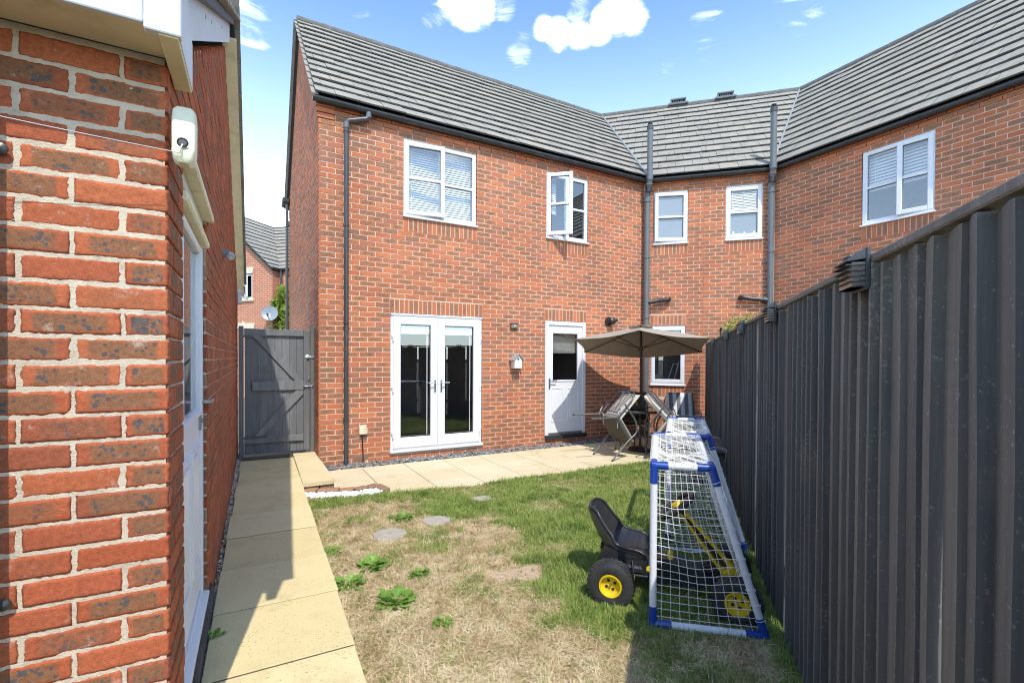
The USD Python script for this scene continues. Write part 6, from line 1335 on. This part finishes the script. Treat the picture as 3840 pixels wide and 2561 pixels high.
w = put(far, 'window', ring(MB(), FH, WU[0], WU[1], WZ[0], WZ[1], .06, -.08, -.02), M['upvc']); put(w, 'sill', MB().wbox(FH, WU[0] - .02, WU[1] + .1, -.02, .06, WZ[0] - .10, WZ[0]), M['farstone']); put(w, 'lintel', MB().prism([(WU[0] - .1, WZ[1] + .02), (WU[1] + .02, WZ[1] + .02), (WU[1] + .1, WZ[1] + .26), (WU[0] - .1, WZ[1] + .26)], lambda a: FH.pts(np.c_[a[:, 0], a[:, 2], a[:, 1]]), -.01, .03), M['farstone'])
Ws = FH.swing(WU[0] + .08, -.02, 20); put(w, 'casement', ring(MB(), Ws, 0, .50, WZ[0] + .05, WZ[1] - .06, .06, -.05, .0).wbox(Ws, .06, .44, -.04, -.01, 4.17, 4.22), M['upvc']); pane(w, Ws, .06, .44, WZ[0] + .1, WZ[1] - .1, -.03); room(w, FH, WU[0], WU[1], WZ[0], WZ[1], 1.0)
put(far, 'lintel', MB().prism([(-1.9, 2.55), (-.86, 2.55), (-.80, 2.78), (-1.30, 2.78), (-1.30, 2.85), (-1.42, 2.85), (-1.42, 2.78), (-1.9, 2.78)], lambda a: FH.pts(np.c_[a[:, 0], a[:, 2], a[:, 1]]), .002, .03), M['farstone'])
FA = math.atan(sl_); FB = WF(FH.p(0, 0, 0), FH.n[:2] * -1, FH.t[:2]); fm1 = roof_map(FB, ez=fz - .05, ew=.08, al=FA); FS = 3.08 / math.cos(FA); wb = lambda s_: .35 + s_ * math.cos(FA)
fm2 = roof_map(WF(FH.p(0, -.35, 0), FH.t[:2]), ez=fz - .05, ew=.08, al=FA)
p1_ = [(-.12, 0), (.35, 0), (3.43, FS), (-.12, FS)]; p2_ = [(0.0, 0), (6, 0), (6, FS), (-3.08, FS)]
m = MB().prism(p1_, fm1, -.06, -.02); m.prism(p2_, fm2, -.06, -.02); fr_ = put(far, 'roof', m, M['seal'])
for fm, pp in ((fm1, p1_), (fm2, p2_)):
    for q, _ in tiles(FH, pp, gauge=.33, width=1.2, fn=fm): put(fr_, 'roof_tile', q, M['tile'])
put(fr_, 'valley_strip', MB().tube(fm1(np.array([(.35 + k * 3.08, k * FS, .05) for k in np.linspace(0, 1, 5)])), .03, 6), M['lead'])
put(far, 'gutter', MB().tube([FH.p(0.05, -.28, fz - .02), FH.p(6, -.28, fz - .02)], .06, 8).tube([FH.p(.06, .1, fz - .02), FH.p(.06, -.3, fz - .02)], .06, 8), M['black'], True); put(far, 'downpipe', MB().tube([FH.p(.14, -.28, fz - .05), FH.p(.14, -.28, 0)], .045, 10), M['darkpipe'], True)
put(far, 'ridge_vent', MB().wbox(FH, -2.3, -1.75, -3.55, -3.3, fz + 2.62, fz + 2.85), M['greypipe'])
dc = FH.p(.10, .25, 3.10); dx = np.array([-.25, -.95, .25]); dx /= np.linalg.norm(dx); t = thing('satellite_dish', 'round grey satellite dish on the distant house wall above the gate', 'satellite dish', tuple(dc))
put(t, 'dish', MB().lathe([(0, -.05), (.12, -.042), (.22, -.015), (.29, .02), (.295, .015), (0, -.06)], dc, dx, 24), M['dishgrey'], 40); put(t, 'arm', MB().tube([dc + (0, 0, -.27), dc + dx * .32 + (0, 0, -.18)], .015, 6), M['darkpipe']); put(t, 'receiver', MB().tube([dc + dx * .30 + (0, 0, -.19), dc + dx * .36 + (0, 0, -.13)], .035, 8), M['darkpipe'], True); put(t, 'wall_mount', MB().tube([dc - dx * .04, dc - dx * .35 + (0, 0, -.05)], .02, 6), M['steel'])
cl = thing('climbing_plant', 'bright green climbing plant on the distant house wall beside a drainpipe', 'climber', tuple(FH.p(.3, -.2, -.1))); r = np.random.default_rng(9); m = MB()
for z in np.arange(0, 4.1, .16): k = np.interp(z, [0, 2.6, 3.3, 4.1], [.75, .72, .5, .12]); [leaves(m, r, FH.p(.42 + r.uniform(-k, k * .6), -.12 + r.uniform(-.1, .12), z), (.14, .14, .12), 26, .12) for _ in range(4)]
put(cl, 'foliage', m, M['shrub'], kind='stuff'); put(cl, 'stem', MB().tube([FH.p(.4, -.25, -.1), FH.p(.45, -.27, 1.8), FH.p(.4, -.28, 3.6)], [.04, .03, .012], 6), M['stem'])
